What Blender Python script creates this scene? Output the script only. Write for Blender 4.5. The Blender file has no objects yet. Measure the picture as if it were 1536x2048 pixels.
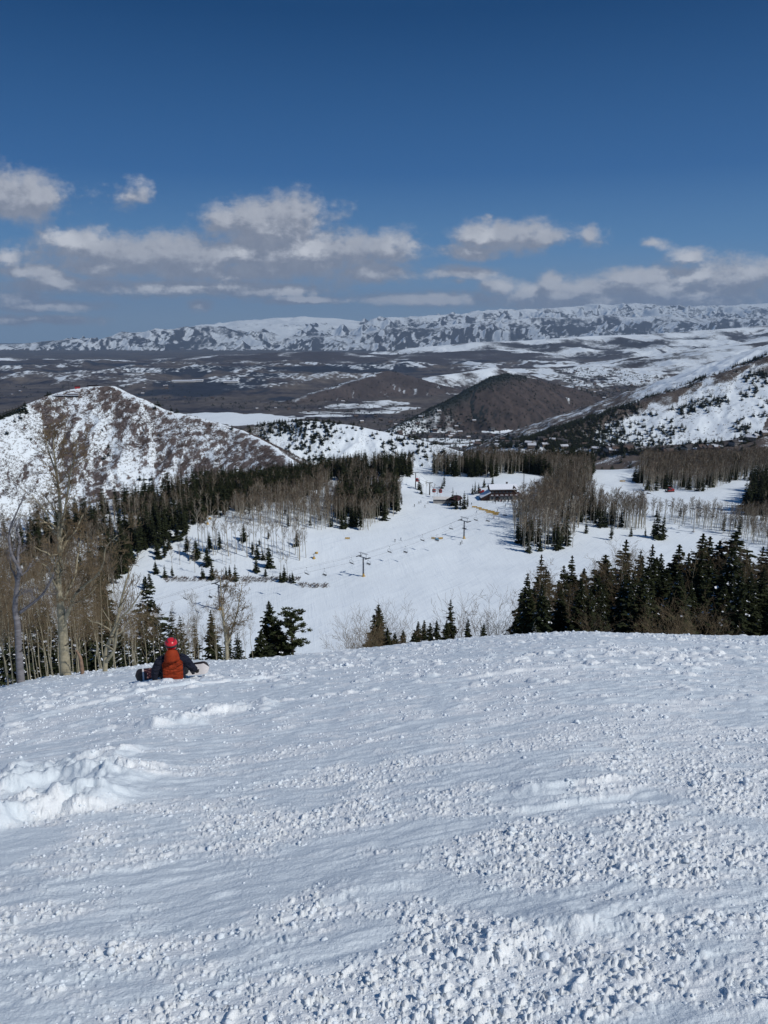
import bpy, math, random
import numpy as np
from mathutils import Vector, Matrix, Euler

S = bpy.context.scene
COL = S.collection
# ------------------------------------------------------------------ camera
PITCH = math.radians(14.0); FPX = 1540.0
CP, SP = math.cos(PITCH), math.sin(PITCH)
cam_d = bpy.data.cameras.new("camera"); cam = bpy.data.objects.new("camera", cam_d); COL.objects.link(cam)
cam.location = (0, 0, 0); cam.rotation_euler = (math.radians(90) - PITCH, 0, 0)
cam_d.sensor_fit = 'VERTICAL'; cam_d.sensor_height = 24.0; cam_d.lens = FPX / 2048 * 24.0
cam_d.clip_start = 0.05; cam_d.clip_end = 200000
S.camera = cam
# ------------------------------------------------------------------ light, exposure
SUN_EL = math.radians(46); SUN_DIR = Vector((0.86, -0.50, 0)).normalized()
sv = Vector((SUN_DIR.x * math.cos(SUN_EL), SUN_DIR.y * math.cos(SUN_EL), math.sin(SUN_EL)))
sun_d = bpy.data.lights.new("sun", 'SUN'); sun = bpy.data.objects.new("sun", sun_d); COL.objects.link(sun)
sun_d.energy = 3.5; sun_d.angle = math.radians(0.53); sun_d.color = (1.0, 0.955, 0.90)
sun.rotation_euler = sv.to_track_quat('Z', 'Y').to_euler()
S.view_settings.view_transform = 'Standard'; S.view_settings.look = 'None'
S.view_settings.exposure = -0.22; S.view_settings.gamma = 1.0
HAZE = 2.0e-5
S.cycles.max_bounces = 5; S.cycles.diffuse_bounces = 2; S.cycles.volume_bounces = 0

def uv_of(px, py):
    cx = (px - 768) / FPX; cy = (1024 - py) / FPX
    dy = CP + cy * SP
    return cx / dy, (-SP + cy * CP) / dy
def at(px, py, y):
    u, v = uv_of(px, py); return Vector((u * y, y, v * y))

# ------------------------------------------------------------------ world: sky with cumulus
W = bpy.data.worlds.new("World"); S.world = W; W.use_nodes = True
nt = W.node_tree; nt.nodes.clear()
def N(t, **kw):
    n = nt_cur.nodes.new(t)
    for k, v in kw.items(): setattr(n, k, v)
    return n
nt_cur = nt
def link(a, b): nt_cur.links.new(a, b)
def mathn(op, a, b=None, clamp=False, c=None):
    n = nt_cur.nodes.new('ShaderNodeMath'); n.operation = op; n.use_clamp = clamp
    for i, v in enumerate((a, b, c)):
        if v is None: continue
        if isinstance(v, (int, float)): n.inputs[i].default_value = v
        else: link(v, n.inputs[i])
    return n.outputs[0]
def vmath(op, a, b=None, sc=None):
    n = nt_cur.nodes.new('ShaderNodeVectorMath'); n.operation = op
    for i, v in enumerate((a, b)):
        if v is None: continue
        if isinstance(v, (tuple, list)): n.inputs[i].default_value = v
        else: link(v, n.inputs[i])
    if sc is not None: n.inputs['Scale'].default_value = sc
    return n
def smooth(x, a, b):
    n = nt_cur.nodes.new('ShaderNodeMapRange'); n.interpolation_type = 'SMOOTHSTEP'
    link(x, n.inputs[0]); n.inputs[1].default_value = a; n.inputs[2].default_value = b
    return n.outputs[0]
def mixc(f, a, b, bt='MIX'):
    n = nt_cur.nodes.new('ShaderNodeMix'); n.data_type = 'RGBA'; n.blend_type = bt
    for s, v in ((n.inputs[0], f), (n.inputs[6], a), (n.inputs[7], b)):
        if isinstance(v, (int, float)): s.default_value = v
        elif isinstance(v, (tuple, list)): s.default_value = tuple(v) + (1,) * (4 - len(v))
        else: link(v, s)
    return n.outputs[2]
def noise(vec, scale, detail=4, rough=0.55, dist=0.0, out=0):
    n = nt_cur.nodes.new('ShaderNodeTexNoise'); n.inputs['Scale'].default_value = scale
    n.inputs['Detail'].default_value = detail; n.inputs['Roughness'].default_value = rough
    n.inputs['Distortion'].default_value = dist
    if vec is not None: link(vec, n.inputs['Vector'])
    return n.outputs[out]

CLOUDS = [(55,398,88,40),(0,392,60,40),(262,385,58,30),(540,445,115,45),(598,425,62,38),(455,442,58,32),(180,488,115,24),
 (320,505,140,26),(470,508,150,34),(620,500,100,30),(700,503,60,30),(778,497,56,30),(200,535,125,22),(400,540,140,25),
 (560,540,125,22),(745,548,80,16),(120,568,165,17),(300,575,120,12),(540,580,130,15),(400,611,26,12),(30,598,66,14),
 (100,613,125,11),(1010,474,115,27),(1090,478,42,18),(945,503,75,15),(930,546,72,12),(1190,470,36,22),(1310,490,42,13),
 (1385,512,56,22),(1000,572,46,15),(1060,580,62,14),(1100,566,30,18),(1170,575,64,16),(1280,556,85,20),(1400,552,120,22),
 (1510,548,90,24),(1400,590,210,24),(1200,602,210,15),(850,598,150,12),(915,563,28,8),(15,522,46,20),(980,430,24,11),(60,640,160,9),(620,600,120,8),(1250,606,330,14),(980,598,160,12),(60,545,110,14),(400,575,260,16),(300,512,250,34),(600,512,220,40),(545,465,130,42),(1330,580,260,26),(1460,562,150,34),(1120,592,160,16)]
g = bpy.data.node_groups.new("cumulus", 'ShaderNodeTree')
g.interface.new_socket("P", in_out='INPUT', socket_type='NodeSocketVector')
g.interface.new_socket("D", in_out='OUTPUT', socket_type='NodeSocketFloat')
nt_cur = g
gi = g.nodes.new('NodeGroupInput'); go = g.nodes.new('NodeGroupOutput')
wp = vmath('SUBTRACT', noise(gi.outputs[0], 16, 4, 0.62, out=1), (0.5, 0.5, 0.5)).outputs[0]
wp = vmath('MULTIPLY', wp, (0.095, 0.040, 0)).outputs[0]
sg_ = g.nodes.new('ShaderNodeSeparateXYZ'); link(gi.outputs[0], sg_.inputs[0])
ws_ = mathn('MINIMUM', mathn('MAXIMUM', mathn('MULTIPLY', sg_.outputs[1], 6.5), 0.28), 1.0)
wsn = g.nodes.new('ShaderNodeVectorMath'); wsn.operation = 'SCALE'; link(wp, wsn.inputs[0]); link(ws_, wsn.inputs['Scale'])
wp = vmath('ADD', gi.outputs[0], wsn.outputs[0]).outputs[0]
FAINT = {262: .22, 1190: .2, 1310: .22, 1385: .15, 980: .35, 1060: .15, 915: .2, 15: .15, 598: .1}
acc = None
for (cx, cy, rx, ry) in CLOUDS:
    u0, v0 = uv_of(cx, cy); ru = rx * 1.30 / FPX; rv = ry * 1.55 / FPX
    d = vmath('SUBTRACT', wp, (u0, v0, 0)).outputs[0]
    d = vmath('MULTIPLY', d, (1 / ru, 1 / rv, 0)).outputs[0]
    l = vmath('LENGTH', d).outputs['Value']
    s = mathn('SUBTRACT', 1.0 - FAINT.get(cx, 0) * 1.3, l)
    if acc is None: acc = s
    else:
        acc = mathn('SMOOTH_MAX', acc, s, c=0.35)
mp = vmath('MULTIPLY', gi.outputs[0], (1, 1.5, 1)).outputs[0]
n1 = noise(mp, 22, 7, 0.60)
n3 = noise(mp, 95, 5, 0.6)
acc = mathn('ADD', acc, mathn('MULTIPLY', mathn('SUBTRACT', n1, 0.46), -1.25))
acc = mathn('ADD', acc, mathn('MULTIPLY', mathn('SUBTRACT', n3, 0.5), 0.5))
acc = mathn('SUBTRACT', acc, 0.02)
link(acc, go.inputs[0])
nt_cur = nt
tc = N('ShaderNodeTexCoord'); sep = N('ShaderNodeSeparateXYZ'); link(tc.outputs['Generated'], sep.inputs[0])
yy = mathn('MAXIMUM', sep.outputs[1], 0.05)
cmb = N('ShaderNodeCombineXYZ'); link(mathn('DIVIDE', sep.outputs[0], yy), cmb.inputs[0]); link(mathn('DIVIDE', sep.outputs[2], yy), cmb.inputs[1])
P0 = cmb.outputs[0]
def dens(vec):
    n = nt.nodes.new('ShaderNodeGroup'); n.node_tree = g; link(vec, n.inputs[0]); return n.outputs[0]
D0 = dens(P0); D1 = dens(vmath('ADD', P0, (0.008, 0.017, 0)).outputs[0])
alpha = mathn('MULTIPLY', smooth(D0, -0.08, 0.62), smooth(sep.outputs[1], 0.1, 0.3))
lit = smooth(mathn('SUBTRACT', D0, D1), -0.08, 0.50)
core = smooth(D0, 0.15, 0.8)
fine = noise(P0, 60, 5, 0.6)
big = noise(P0, 9, 3, 0.5)
lowb = smooth(sep.outputs[2], 0.075, 0.02)
amp_ = mathn('ADD', mathn('ADD', 0.42, mathn('MULTIPLY', smooth(big, 0.46, 0.66), 0.55)), mathn('MULTIPLY', lowb, 0.45))
lit = mathn('ADD', mathn('MULTIPLY', lit, amp_), mathn('MULTIPLY', mathn('SUBTRACT', fine, 0.42), 0.42), clamp=True)
ccol = mixc(lit, (3.0, 3.3, 4.1), (9.2, 9.4, 9.9))
ccol = mixc(mathn('MULTIPLY', mathn('SUBTRACT', 1.0, core), 0.25), ccol, (4.2, 4.5, 5.2))
sky = N('ShaderNodeTexSky', sky_type='NISHITA', sun_disc=False)
sky.sun_elevation = SUN_EL; sky.sun_rotation = math.atan2(SUN_DIR.x, SUN_DIR.y)
sky.altitude = 2700; sky.air_density = 1.0; sky.dust_density = 0.35; sky.ozone_density = 2.2
rp = N('ShaderNodeValToRGB'); link(sep.outputs[2], rp.inputs[0])
SKY = [(0.0, (.24, .37, .52)), (0.036, (.16, .30, .49)), (.09, (.080, .215, .430)), (.168, (.026, .118, .315)), (.327, (.0018, .047, .160)), (.6, (.010, .060, .17)), (1.0, (.014, .070, .19))]
while len(rp.color_ramp.elements) < len(SKY): rp.color_ramp.elements.new(.5)
for e_, (p_, c_) in zip(rp.color_ramp.elements, SKY): e_.position = p_; e_.color = c_ + (1,)
own = vmath('SCALE', rp.outputs[0], sc=1 / .09 / .86).outputs[0]
skc = mixc(0.98, mixc(1.0, sky.outputs[0], (0.70, 0.85, 1.0), 'MULTIPLY'), own)
bg = N('ShaderNodeBackground'); bg.inputs[1].default_value = 0.09
link(mixc(mathn('MULTIPLY', alpha, 0.93), skc, ccol), bg.inputs[0])
ow = N('ShaderNodeOutputWorld'); link(bg.outputs[0], ow.inputs[0])
try:
    W.cycles.sampling_method = 'MANUAL'; W.cycles.sample_map_resolution = 512
except Exception: pass

# ------------------------------------------------------------------ materials
def mat(name):
    global nt_cur
    m = bpy.data.materials.new(name); m.use_nodes = True; nt_cur = m.node_tree
    return m, nt_cur.nodes['Principled BSDF']
def setc(b, c, rough=0.8, spec=0.3, metal=0.0):
    if isinstance(c, (tuple, list)): b.inputs['Base Color'].default_value = tuple(c) + (1,)
    else: link(c, b.inputs['Base Color'])
    b.inputs['Roughness'].default_value = rough; b.inputs['Specular IOR Level'].default_value = spec
    b.inputs['Metallic'].default_value = metal
def objco(): return nt_cur.nodes.new('ShaderNodeTexCoord').outputs['Object']
def bumpn(b, h, strength, dist):
    n = nt_cur.nodes.new('ShaderNodeBump'); n.inputs['Strength'].default_value = strength; n.inputs['Distance'].default_value = dist
    link(h, n.inputs['Height']); link(n.outputs[0], b.inputs['Normal'])
def simple(name, c1, c2=None, scale=8, rough=0.7, spec=0.3, metal=0, bump=0):
    m, b = mat(name)
    if c2 is None: c2 = tuple(x * 0.75 for x in c1)
    n = noise(objco(), scale, 4)
    setc(b, mixc(smooth(n, 0.35, 0.65), c1, c2), rough, spec, metal)
    if bump: bumpn(b, n, 0.5, bump)
    return m
SNOWC = (0.79, 0.868, 0.92)
def snow_mat(name, bscale, bdist, sc2=None):
    m, b = mat(name); o = objco()
    n = noise(o, bscale, 6, 0.6)
    n2 = noise(o, bscale * 0.11, 4, 0.6)
    setc(b, mixc(smooth(n2, 0.3, 0.7), SNOWC, (0.76, 0.83, 0.895)), 0.6, 0.2)
    bumpn(b, n, 0.7, bdist)
    return m
M_SNOW = snow_mat("foreground_snow", 45, 0.012)
def packed_snow():
    m, b = mat("packed_snow"); o = objco(); a = nt_cur.nodes.new('ShaderNodeAttribute'); a.attribute_name = 'loose'
    n = noise(vmath('MULTIPLY', o, (1, 1, 1)).outputs[0], 60, 5, 0.65); n2 = noise(o, 3.0, 4, 0.6)
    f = mathn('ADD', a.outputs['Fac'], mathn('MULTIPLY', mathn('SUBTRACT', n, 0.5), 0.9)); f = mathn('ADD', f, mathn('MULTIPLY', mathn('SUBTRACT', n2, 0.5), 0.4))
    setc(b, mixc(smooth(f, 0.1, 0.75), (0.74, 0.825, 0.88), (0.89, 0.935, 0.955)), 0.5, 0.3)
    bumpn(b, n, 0.8, 0.012); return m
M_PACK = packed_snow()
M_PISTE = None
def terrain_mat(name, nscale, amp, soft, bdist, bsc, fine=0.35):
    m, b = mat(name); o = objco()
    a = nt_cur.nodes.new('ShaderNodeAttribute'); a.attribute_name = 'veg'
    s = nt_cur.nodes.new('ShaderNodeAttribute'); s.attribute_name = 'snow'
    n = noise(o, nscale, 5, 0.65)
    n2 = noise(o, nscale * 3.3, 3, 0.6)
    v = mathn('ADD', s.outputs['Fac'], mathn('MULTIPLY', mathn('SUBTRACT', n, 0.5), amp))
    v = mathn('ADD', v, mathn('MULTIPLY', mathn('SUBTRACT', n2, 0.5), amp * 0.6))
    f = smooth(v, 0.5 - soft, 0.5 + soft)
    vc = mixc(smooth(n2, 0.3, 0.75), a.outputs['Color'], (0.55, 0.55, 0.57), 'MULTIPLY')
    vc = mixc(fine, a.outputs['Color'], vc)
    setc(b, mixc(f, vc, SNOWC), 0.8, 0.15)
    bumpn(b, noise(o, bsc, 5, 0.6), 0.5, bdist)
    return m
M_MID = terrain_mat("piste_snow", 0.4, 0.8, 0.1, 0.35, 0.35)
def piste_tracks(m):
    """skied-out tracks and scraped patches on the run"""
    global nt_cur
    nt_cur = m.node_tree; b = nt_cur.nodes['Principled BSDF']; o = objco()
    prev = b.inputs['Base Color'].links[0].from_socket
    rot = nt_cur.nodes.new('ShaderNodeMapping'); rot.inputs['Rotation'].default_value = (0, 0, -.9); link(o, rot.inputs[0])
    n1 = noise(vmath('MULTIPLY', rot.outputs[0], (.035, .55, 0)).outputs[0], 1.0, 4, .6, .6)
    rot2 = nt_cur.nodes.new('ShaderNodeMapping'); rot2.inputs['Rotation'].default_value = (0, 0, -1.7); link(o, rot2.inputs[0])
    n2 = noise(vmath('MULTIPLY', rot2.outputs[0], (.05, .9, 0)).outputs[0], 1.0, 3, .6, 1.2)
    n3 = noise(o, .05, 3, .5)
    f = mathn('MULTIPLY', mathn('ADD', smooth(n1, .48, .72), smooth(n2, .54, .70)), smooth(n3, .3, .62))
    link(mixc(mathn('MULTIPLY', f, .55, True), prev, (0.63, 0.71, 0.79)), b.inputs['Base Color'])
    n = nt_cur.nodes.new('ShaderNodeBump'); n.inputs['Strength'].default_value = .6; n.inputs['Distance'].default_value = .25
    link(mathn('ADD', n1, n2), n.inputs['Height']); link(n.outputs[0], b.inputs['Normal'])
piste_tracks(M_MID)
M_HILL = terrain_mat("hillside", 0.30, 1.35, 0.12, 0.4, 0.15, 0.6)
M_FAR = terrain_mat("mountain_ground", 0.016, 0.8, 0.27, 14.0, 0.006, 0.7)
M_CON = simple("conifer_foliage", (0.020, 0.028, 0.014), (0.040, 0.046, 0.020), 1.2, 0.9, 0.1)
M_CON2 = simple("pine_foliage", (0.036, 0.048, 0.020), (0.058, 0.066, 0.028), 1.5, 0.9, 0.1)
M_TSNOW = simple("snow_on_branches", (0.80, 0.84, 0.90), (0.75, 0.8, 0.88), 3, 0.7, 0.2)
M_CTRUNK = simple("conifer_bark", (0.075, 0.058, 0.045), (0.05, 0.04, 0.03), 4, 0.95, 0.1)
def bark(name, c1, c2, dark=(0.035, 0.03, 0.025)):
    m, b = mat(name); o = objco()
    st = vmath('MULTIPLY', o, (1, 1, 3.5)).outputs[0]
    n = noise(st, 3.0, 5, 0.6); n2 = noise(st, 1.7, 3, 0.5)
    c = mixc(smooth(n, 0.35, 0.65), c1, c2)
    sp = smooth(n2, 0.63, 0.68)
    setc(b, mixc(mathn('MULTIPLY', sp, 0.85), c, dark), 0.85, 0.2); bumpn(b, n, 0.5, 0.02)
    return m
M_ASP = bark("aspen_bark", (0.40, 0.36, 0.255), (0.29, 0.26, 0.18))
M_TWIG = simple("aspen_twigs", (0.23, 0.175, 0.105), (0.16, 0.12, 0.075), 2, 0.9, 0.15)
M_TWIGM = simple("aspen_twigs_distant", (0.20, 0.155, 0.11), (0.13, 0.10, 0.072), 0.7, 0.9, 0.1)
M_ASPM = simple("aspen_bark_distant", (0.44, 0.41, 0.34), (0.30, 0.275, 0.22), 0.5, 0.9, 0.15)
M_DEAD = bark("dead_wood", (0.23, 0.225, 0.24), (0.15, 0.145, 0.155))
M_BRUSH = simple("bare_brush", (0.15, 0.115, 0.10), (0.09, 0.072, 0.065), 0.05, 0.95, 0.1)
M_STEEL = simple("galvanised_steel", (0.20, 0.21, 0.23), (0.13, 0.135, 0.15), 1, 0.5, 0.4, 0.3)
M_DARK = simple("dark_metal", (0.035, 0.037, 0.042), None, 3, 0.5, 0.4)
M_YEL = simple("yellow_padding", (0.56, 0.36, 0.10), (0.46, 0.29, 0.08), 2, 0.7)
M_RED = simple("red_paint", (0.42, 0.03, 0.03), (0.3, 0.02, 0.02), 2, 0.4, 0.5)
M_BROWN = simple("stained_wood", (0.055, 0.030, 0.024), (0.035, 0.02, 0.017), 1.5, 0.8)
M_MAROON = simple("maroon_metal", (0.060, 0.024, 0.024), (0.045, 0.018, 0.02), 1, 0.6)
M_GREY = simple("grey_panel", (0.36, 0.35, 0.33), (0.28, 0.27, 0.26), 0.6, 0.7)
M_STONE = simple("stone_wall", (0.24, 0.23, 0.22), (0.13, 0.125, 0.12), 3, 0.9)
M_GLASS = simple("window_glass", (0.03, 0.04, 0.05), None, 1, 0.1, 0.6)
M_WHITE = simple("white_paint", (0.72, 0.71, 0.68), (0.6, 0.6, 0.58), 1, 0.5)
M_BLUE = simple("blue_cloth", (0.10, 0.28, 0.42), None, 2, 0.7)

# ------------------------------------------------------------------ numpy noise
def h2(ix, iy, seed):
    n = (ix.astype(np.int64) * 374761393 + iy.astype(np.int64) * 668265263 + seed * 974634777) & 0xffffffff
    n = ((n ^ (n >> 13)) * 1274126177) & 0xffffffff
    n = ((n ^ (n >> 15)) * 2246822519) & 0xffffffff
    return ((n ^ (n >> 16)) & 0xffffff) / float(0x1000000)
def gn(x, y, seed=0):
    ix = np.floor(x); iy = np.floor(y); fx = x - ix; fy = y - iy
    ux = fx * fx * fx * (fx * (fx * 6 - 15) + 10); uy = fy * fy * fy * (fy * (fy * 6 - 15) + 10)
    def dg(a, b):
        t = h2(ix + a, iy + b, seed) * 6.2831853
        return np.cos(t) * (fx - a) + np.sin(t) * (fy - b)
    a = dg(0, 0); b = dg(1, 0); c = dg(0, 1); d = dg(1, 1)
    return ((a + (b - a) * ux) * (1 - uy) + (c + (d - c) * ux) * uy) * 1.5
def fbm(x, y, octv=4, seed=0, gain=0.5):
    r = 0; a = 1.0; s = 0
    for i in range(octv):
        r = r + a * gn(x * 2 ** i + 13.7 * i, y * 2 ** i + 7.1 * i, seed + i * 17); s += a; a *= gain
    return r / s
def ridged(x, y, octv=4, seed=0):
    r = 0; a = 1.0; s = 0
    for i in range(octv):
        r = r + a * (1 - 2 * np.abs(gn(x * 2 ** i + 5.3 * i, y * 2 ** i + 9.9 * i, seed + i * 31))); s += a; a *= 0.5
    return r / s
def lumps(x, y, seed, fill=1.0):
    """rounded lumps: one per unit cell, returns height 0..1"""
    ix = np.floor(x); iy = np.floor(y); r = np.zeros_like(x)
    for a in (-1, 0, 1):
        for b in (-1, 0, 1):
            cx = ix + a; cy = iy + b
            px = cx + 0.15 + 0.7 * h2(cx, cy, seed); py = cy + 0.15 + 0.7 * h2(cx, cy, seed + 5)
            rad = 0.18 + 0.40 * h2(cx, cy, seed + 9) ** 1.5; on = h2(cx, cy, seed + 3) < fill
            d2 = ((x - px) ** 2 + (y - py) ** 2) / rad ** 2
            r = np.maximum(r, np.where(on & (d2 < 1), np.sqrt(np.maximum(0, 1 - d2)) * rad * 1.5, 0))
    return r
def sst(x, a, b):
    t = np.clip((x - a) / (b - a), 0, 1); return t * t * (3 - 2 * t)
def smax(a, b, k):
    return np.maximum(a, b) + k * np.log1p(np.exp(-np.minimum(np.abs(a - b) / k, 50)))

# ------------------------------------------------------------------ terrain height
CREST = [(-100,1400),(0,1378),(60,1362),(140,1350),(250,1336),(347,1322),(450,1322),(530,1318),(620,1309),(700,1301),(800,1291),(900,1281),(1000,1272),(1080,1267),(1160,1265),(1250,1267),(1350,1270),(1450,1272),(1536,1274),(1700,1282)]
_cu = np.array([uv_of(a, b)[0] for a, b in CREST]); _ct = np.array([-uv_of(a, b)[1] for a, b in CREST])
KQ = 0.00178; EYE = 1.6; BT = 2 * math.sqrt(EYE * KQ)
def Hfore(x, y):
    yc = np.maximum(y, 0)
    u = x / np.sqrt(yc * yc + 25)
    s = np.interp(u, _cu, _ct) - BT
    yq = np.minimum(yc, 62.0)
    z = -(EYE + s * yc + KQ * yq * yq + np.maximum(yc - 62, 0) * (2 * KQ * 62))
    return z - 0.35 * np.minimum(y, 0)
_eu = np.array([-0.7, -0.5, -0.3, -0.1, 0.0, 0.1, 0.3, 0.5, 0.7]); _ey = np.array([400, 415, 480, 590, 640, 650, 655, 665, 670.])
BUMPS = [(-150, 480, 130, 70, 14), (-60, 405, 60, 26, 3.0), (-118, 425, 50, 22, 3), (5, 590, 30, 34, 8), (75, 610, 60, 40, 3), (120, 560, 60, 60, 3), (85, 470, 35, 60, 3), (215, 640, 90, 70, -7), (250, 500, 60, 90, 4), (-35, 520, 45, 35, 3),(-230,400,80,60,5), (36,585,10,30,-4)]
def Hvalley(x, y):
    u = x / np.maximum(y, 50)
    z = -124.0 + 2.2 * fbm(x / 90, y / 90, 3, 5) + 0.35 * fbm(x / 14, y / 14, 3, 8)
    for (bx, by, sx, sy, a) in BUMPS:
        z = z + a * np.exp(-((x - bx) / sx) ** 2 - ((y - by) / sy) ** 2)
    e = np.interp(u, _eu, _ey)
    d = np.maximum(y - e, 0)
    z = z - 0.36 * (np.sqrt(d * d + 1600) - 40)
    fh = np.maximum(0, ridged(x / 1500, y / 2100, 4, 14) - .15) * 120 * sst(y, 5600, 8500) * sst(-y, -17000, -12000)
    return np.maximum(z, -652 + fh + 12 * fbm(x / 600, y / 600, 4, 9) - 0.0205 * np.maximum(y - 10000, 0))
def L(pts): return [at(*p) for p in pts]
# name, ridge line, slope, gully amplitude, wavelength, side noise
HILLS = [
 ('left_ridge', L([(-250,960,1050),(-100,885,1180),(0,840,1290),(60,806,1370),(100,790,1400),(140,779,1420),(180,773,1430),(225,772,1430),(275,795,1400),(330,820,1380),(400,836,1350),(480,860,1310),(540,890,1240),(585,925,1160),(615,960,1080)]), .62, 14, 70),
 ('second_hill', L([(420,872,1900),(500,853,1750),(560,845,1720),(620,841,1700),(700,850,1680),(800,870,1650),(880,890,1600),(960,915,1540),(1040,940,1480)]), .48, 10, 60),
 ('right_mountain', L([(1900,540,2800),(1700,635,2650),(1536,716,2500),(1460,742,2470),(1400,765,2450),(1340,785,2420),(1290,803,2400),(1240,818,2370),(1190,837,2330),(1140,856,2260),(1080,874,2180)]), .40, 12, 130),
 ('right_foot', L([(1180,893,1800),(1300,892,1700),(1420,885,1600),(1536,868,1500),(1700,850,1450)]), .34, 8, 90),
 ('dark_hill', L([(790,856,4500),(830,836,4650),(870,815,4750),(920,790,4900),(960,768,5000),(985,755,5100),(1012,748,5300),(1060,755,5500),(1100,766,5650),(1160,779,5800),(1230,792,5900),(1300,806,6000),(1370,822,6100)]), .60, 75, 300),
 ('brown_hill', L([(600,796,6200),(660,778,6500),(700,765,6700),(740,752,6900),(775,741,7100),(810,750,7000),(860,764,7000),(920,780,6800),(960,795,6600)]), .34, 95, 420),
 ('patch_hill', L([(870,752,7600),(930,745,7800),(985,735,8000),(1040,745,8000),(1080,760,7900)]), .3, 40, 500),
 ('knob_hill', L([(1190,742,10300),(1230,726,10400),(1262,716,10500),(1290,713,10500),(1320,722,10500),(1350,715,10600),(1385,721,10600),(1420,740,10500)]), .55, 45, 350),
 ('snowy_slope', L([(1300,735,9500),(1370,722,9700),(1430,705,10000),(1500,688,10200),(1600,672,10500),(1700,660,10500)]), .16, 60, 900),
 ('low_band', L([(-300,722,13000),(0,716,13000),(200,722,13500),(330,728,13500),(430,714,14000),(520,706,14000),(640,703,14500),(760,712,14500),(870,706,14500),(980,700,15000)]), .07, 50, 1300),
 ('snow_hills', L([(800,704,15500),(870,692,16000),(960,684,16000),(1050,681,16500),(1120,676,16500),(1200,671,17000),(1300,668,17000),(1400,661,17500),(1480,655,18000),(1600,645,18000),(1800,640,18000)]), .13, 110, 1600),
 ('left_far', L([(-400,694,27000),(-100,690,27000),(60,686,27500),(160,677,28000),(250,664,29000),(330,657,29500),(410,650,30000),(450,652,30000),(500,662,30000),(580,668,29000),(680,672,28000),(780,690,26500)]), .17, 650, 2300),
 ('plateau', L([(430,655,38000),(485,641,38000),(530,637,38000),(600,633,38500),(660,636,38500),(695,646,38000)]), .13, 200, 3000),
 ('right_far', L([(680,652,36000),(730,643,36000),(775,633,36000),(830,633,36000),(900,629,36500),(960,622,37000),(1050,615,38000),(1120,614,39000),(1180,609,40000),(1230,606,41000),(1300,609,42000),(1400,611,43000),(1536,607,44000),(1800,604,44000)]), .12, 900, 2600),
 ('right_mid', L([(700,668,28000),(800,655,28500),(900,648,29000),(1000,640,30000),(1100,634,31000),(1250,630,32000),(1400,636,30000),(1536,634,30000),(1800,630,30000)]), .18, 800, 2100),
]
def Hfull(x, y, want=False):
    z = np.maximum(Hvalley(x, y), -1e9); ztop = smax(Hfore(x, y), z, 3.0)
    z = np.where(y < 420, ztop, z)
    tid = np.full(x.shape, -1, int); dd = np.full(x.shape, 1e9)
    for hi, (nm, pts, sl, amp, wl) in enumerate(HILLS):
        ys = [p.y for p in pts]; xs = [p.x for p in pts]; zs = [p.z for p in pts]
        reach = (max(zs) + 700) / sl + 200
        m = (y > min(ys) - reach) & (y < max(ys) + reach) & (x > min(xs) - reach) & (x < max(xs) + reach)
        if nm == 'left_ridge' or nm == 'second_hill': m &= y > 760
        if not m.any(): continue
        X = x[m]; Y = y[m]
        wx = X + wl * 0.5 * fbm(X / wl / 2, Y / wl / 2, 2, 40 + hi); wy = Y + wl * 0.5 * fbm(X / wl / 2, Y / wl / 2, 2, 60 + hi)
        best = np.full(X.shape, 1e18); zr = np.zeros(X.shape)
        hbest = np.full(X.shape, -1e9)
        for a, b in zip(pts[:-1], pts[1:]):
            ex, ey = b.x - a.x, b.y - a.y; l2 = ex * ex + ey * ey
            t = np.clip(((X - a.x) * ex + (Y - a.y) * ey) / l2, 0, 1)
            d = np.sqrt((X - a.x - t * ex) ** 2 + (Y - a.y - t * ey) ** 2)
            w = wl * 0.12
            hh = a.z + t * (b.z - a.z) - sl * (np.sqrt(d * d + w * w) - w)
            up = hh > hbest; hbest = np.where(up, hh, hbest); best = np.where(up, d, best)
        am = np.minimum(amp, best * 0.16 * (1 if wl < 2000 else 2.4) + amp * (0.05 if wl < 2000 else 0.16))
        hbest = hbest + am * (ridged(wx / wl, wy / wl, 5, 100 + hi) - 0.75)
        zz = z[m]; up = hbest > zz
        z[m] = smax(zz, hbest, 3.0 if wl < 300 else 12.0)
        t_ = tid[m]; t_[up] = hi; tid[m] = t_; d_ = dd[m]; d_[up] = best[up]; dd[m] = d_
    if want: return z, tid, dd
    return z
def Hs(x, y): return float(Hfull(np.array([float(x)]), np.array([float(y)]))[0])
def ground_px(px, py, y0=225, y1=760, n=900):
    """ground points under pixel arrays"""
    px = np.atleast_1d(np.asarray(px, float)); py = np.atleast_1d(np.asarray(py, float))
    ys = np.geomspace(y0, y1, n)
    cx = (px - 768) / FPX; cy = (1024 - py) / FPX; dy = CP + cy * SP; u = cx / dy; v = (-SP + cy * CP) / dy
    out = np.full((len(px), 3), np.nan)
    for i in range(0, len(px), 400):
        X = u[i:i+400, None] * ys[None]; Y = np.broadcast_to(ys[None], X.shape).copy()
        H = Hfull(X, Y); hit = H >= v[i:i+400, None] * Y
        k = hit.argmax(1); ok = hit.any(1)
        for j in range(len(k)):
            if ok[j]: out[i + j] = (X[j, k[j]], ys[k[j]], H[j, k[j]])
    return out
def gp(px, py, **kw):
    r = ground_px([px], [py], **kw)[0]; return Vector(r)

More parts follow.
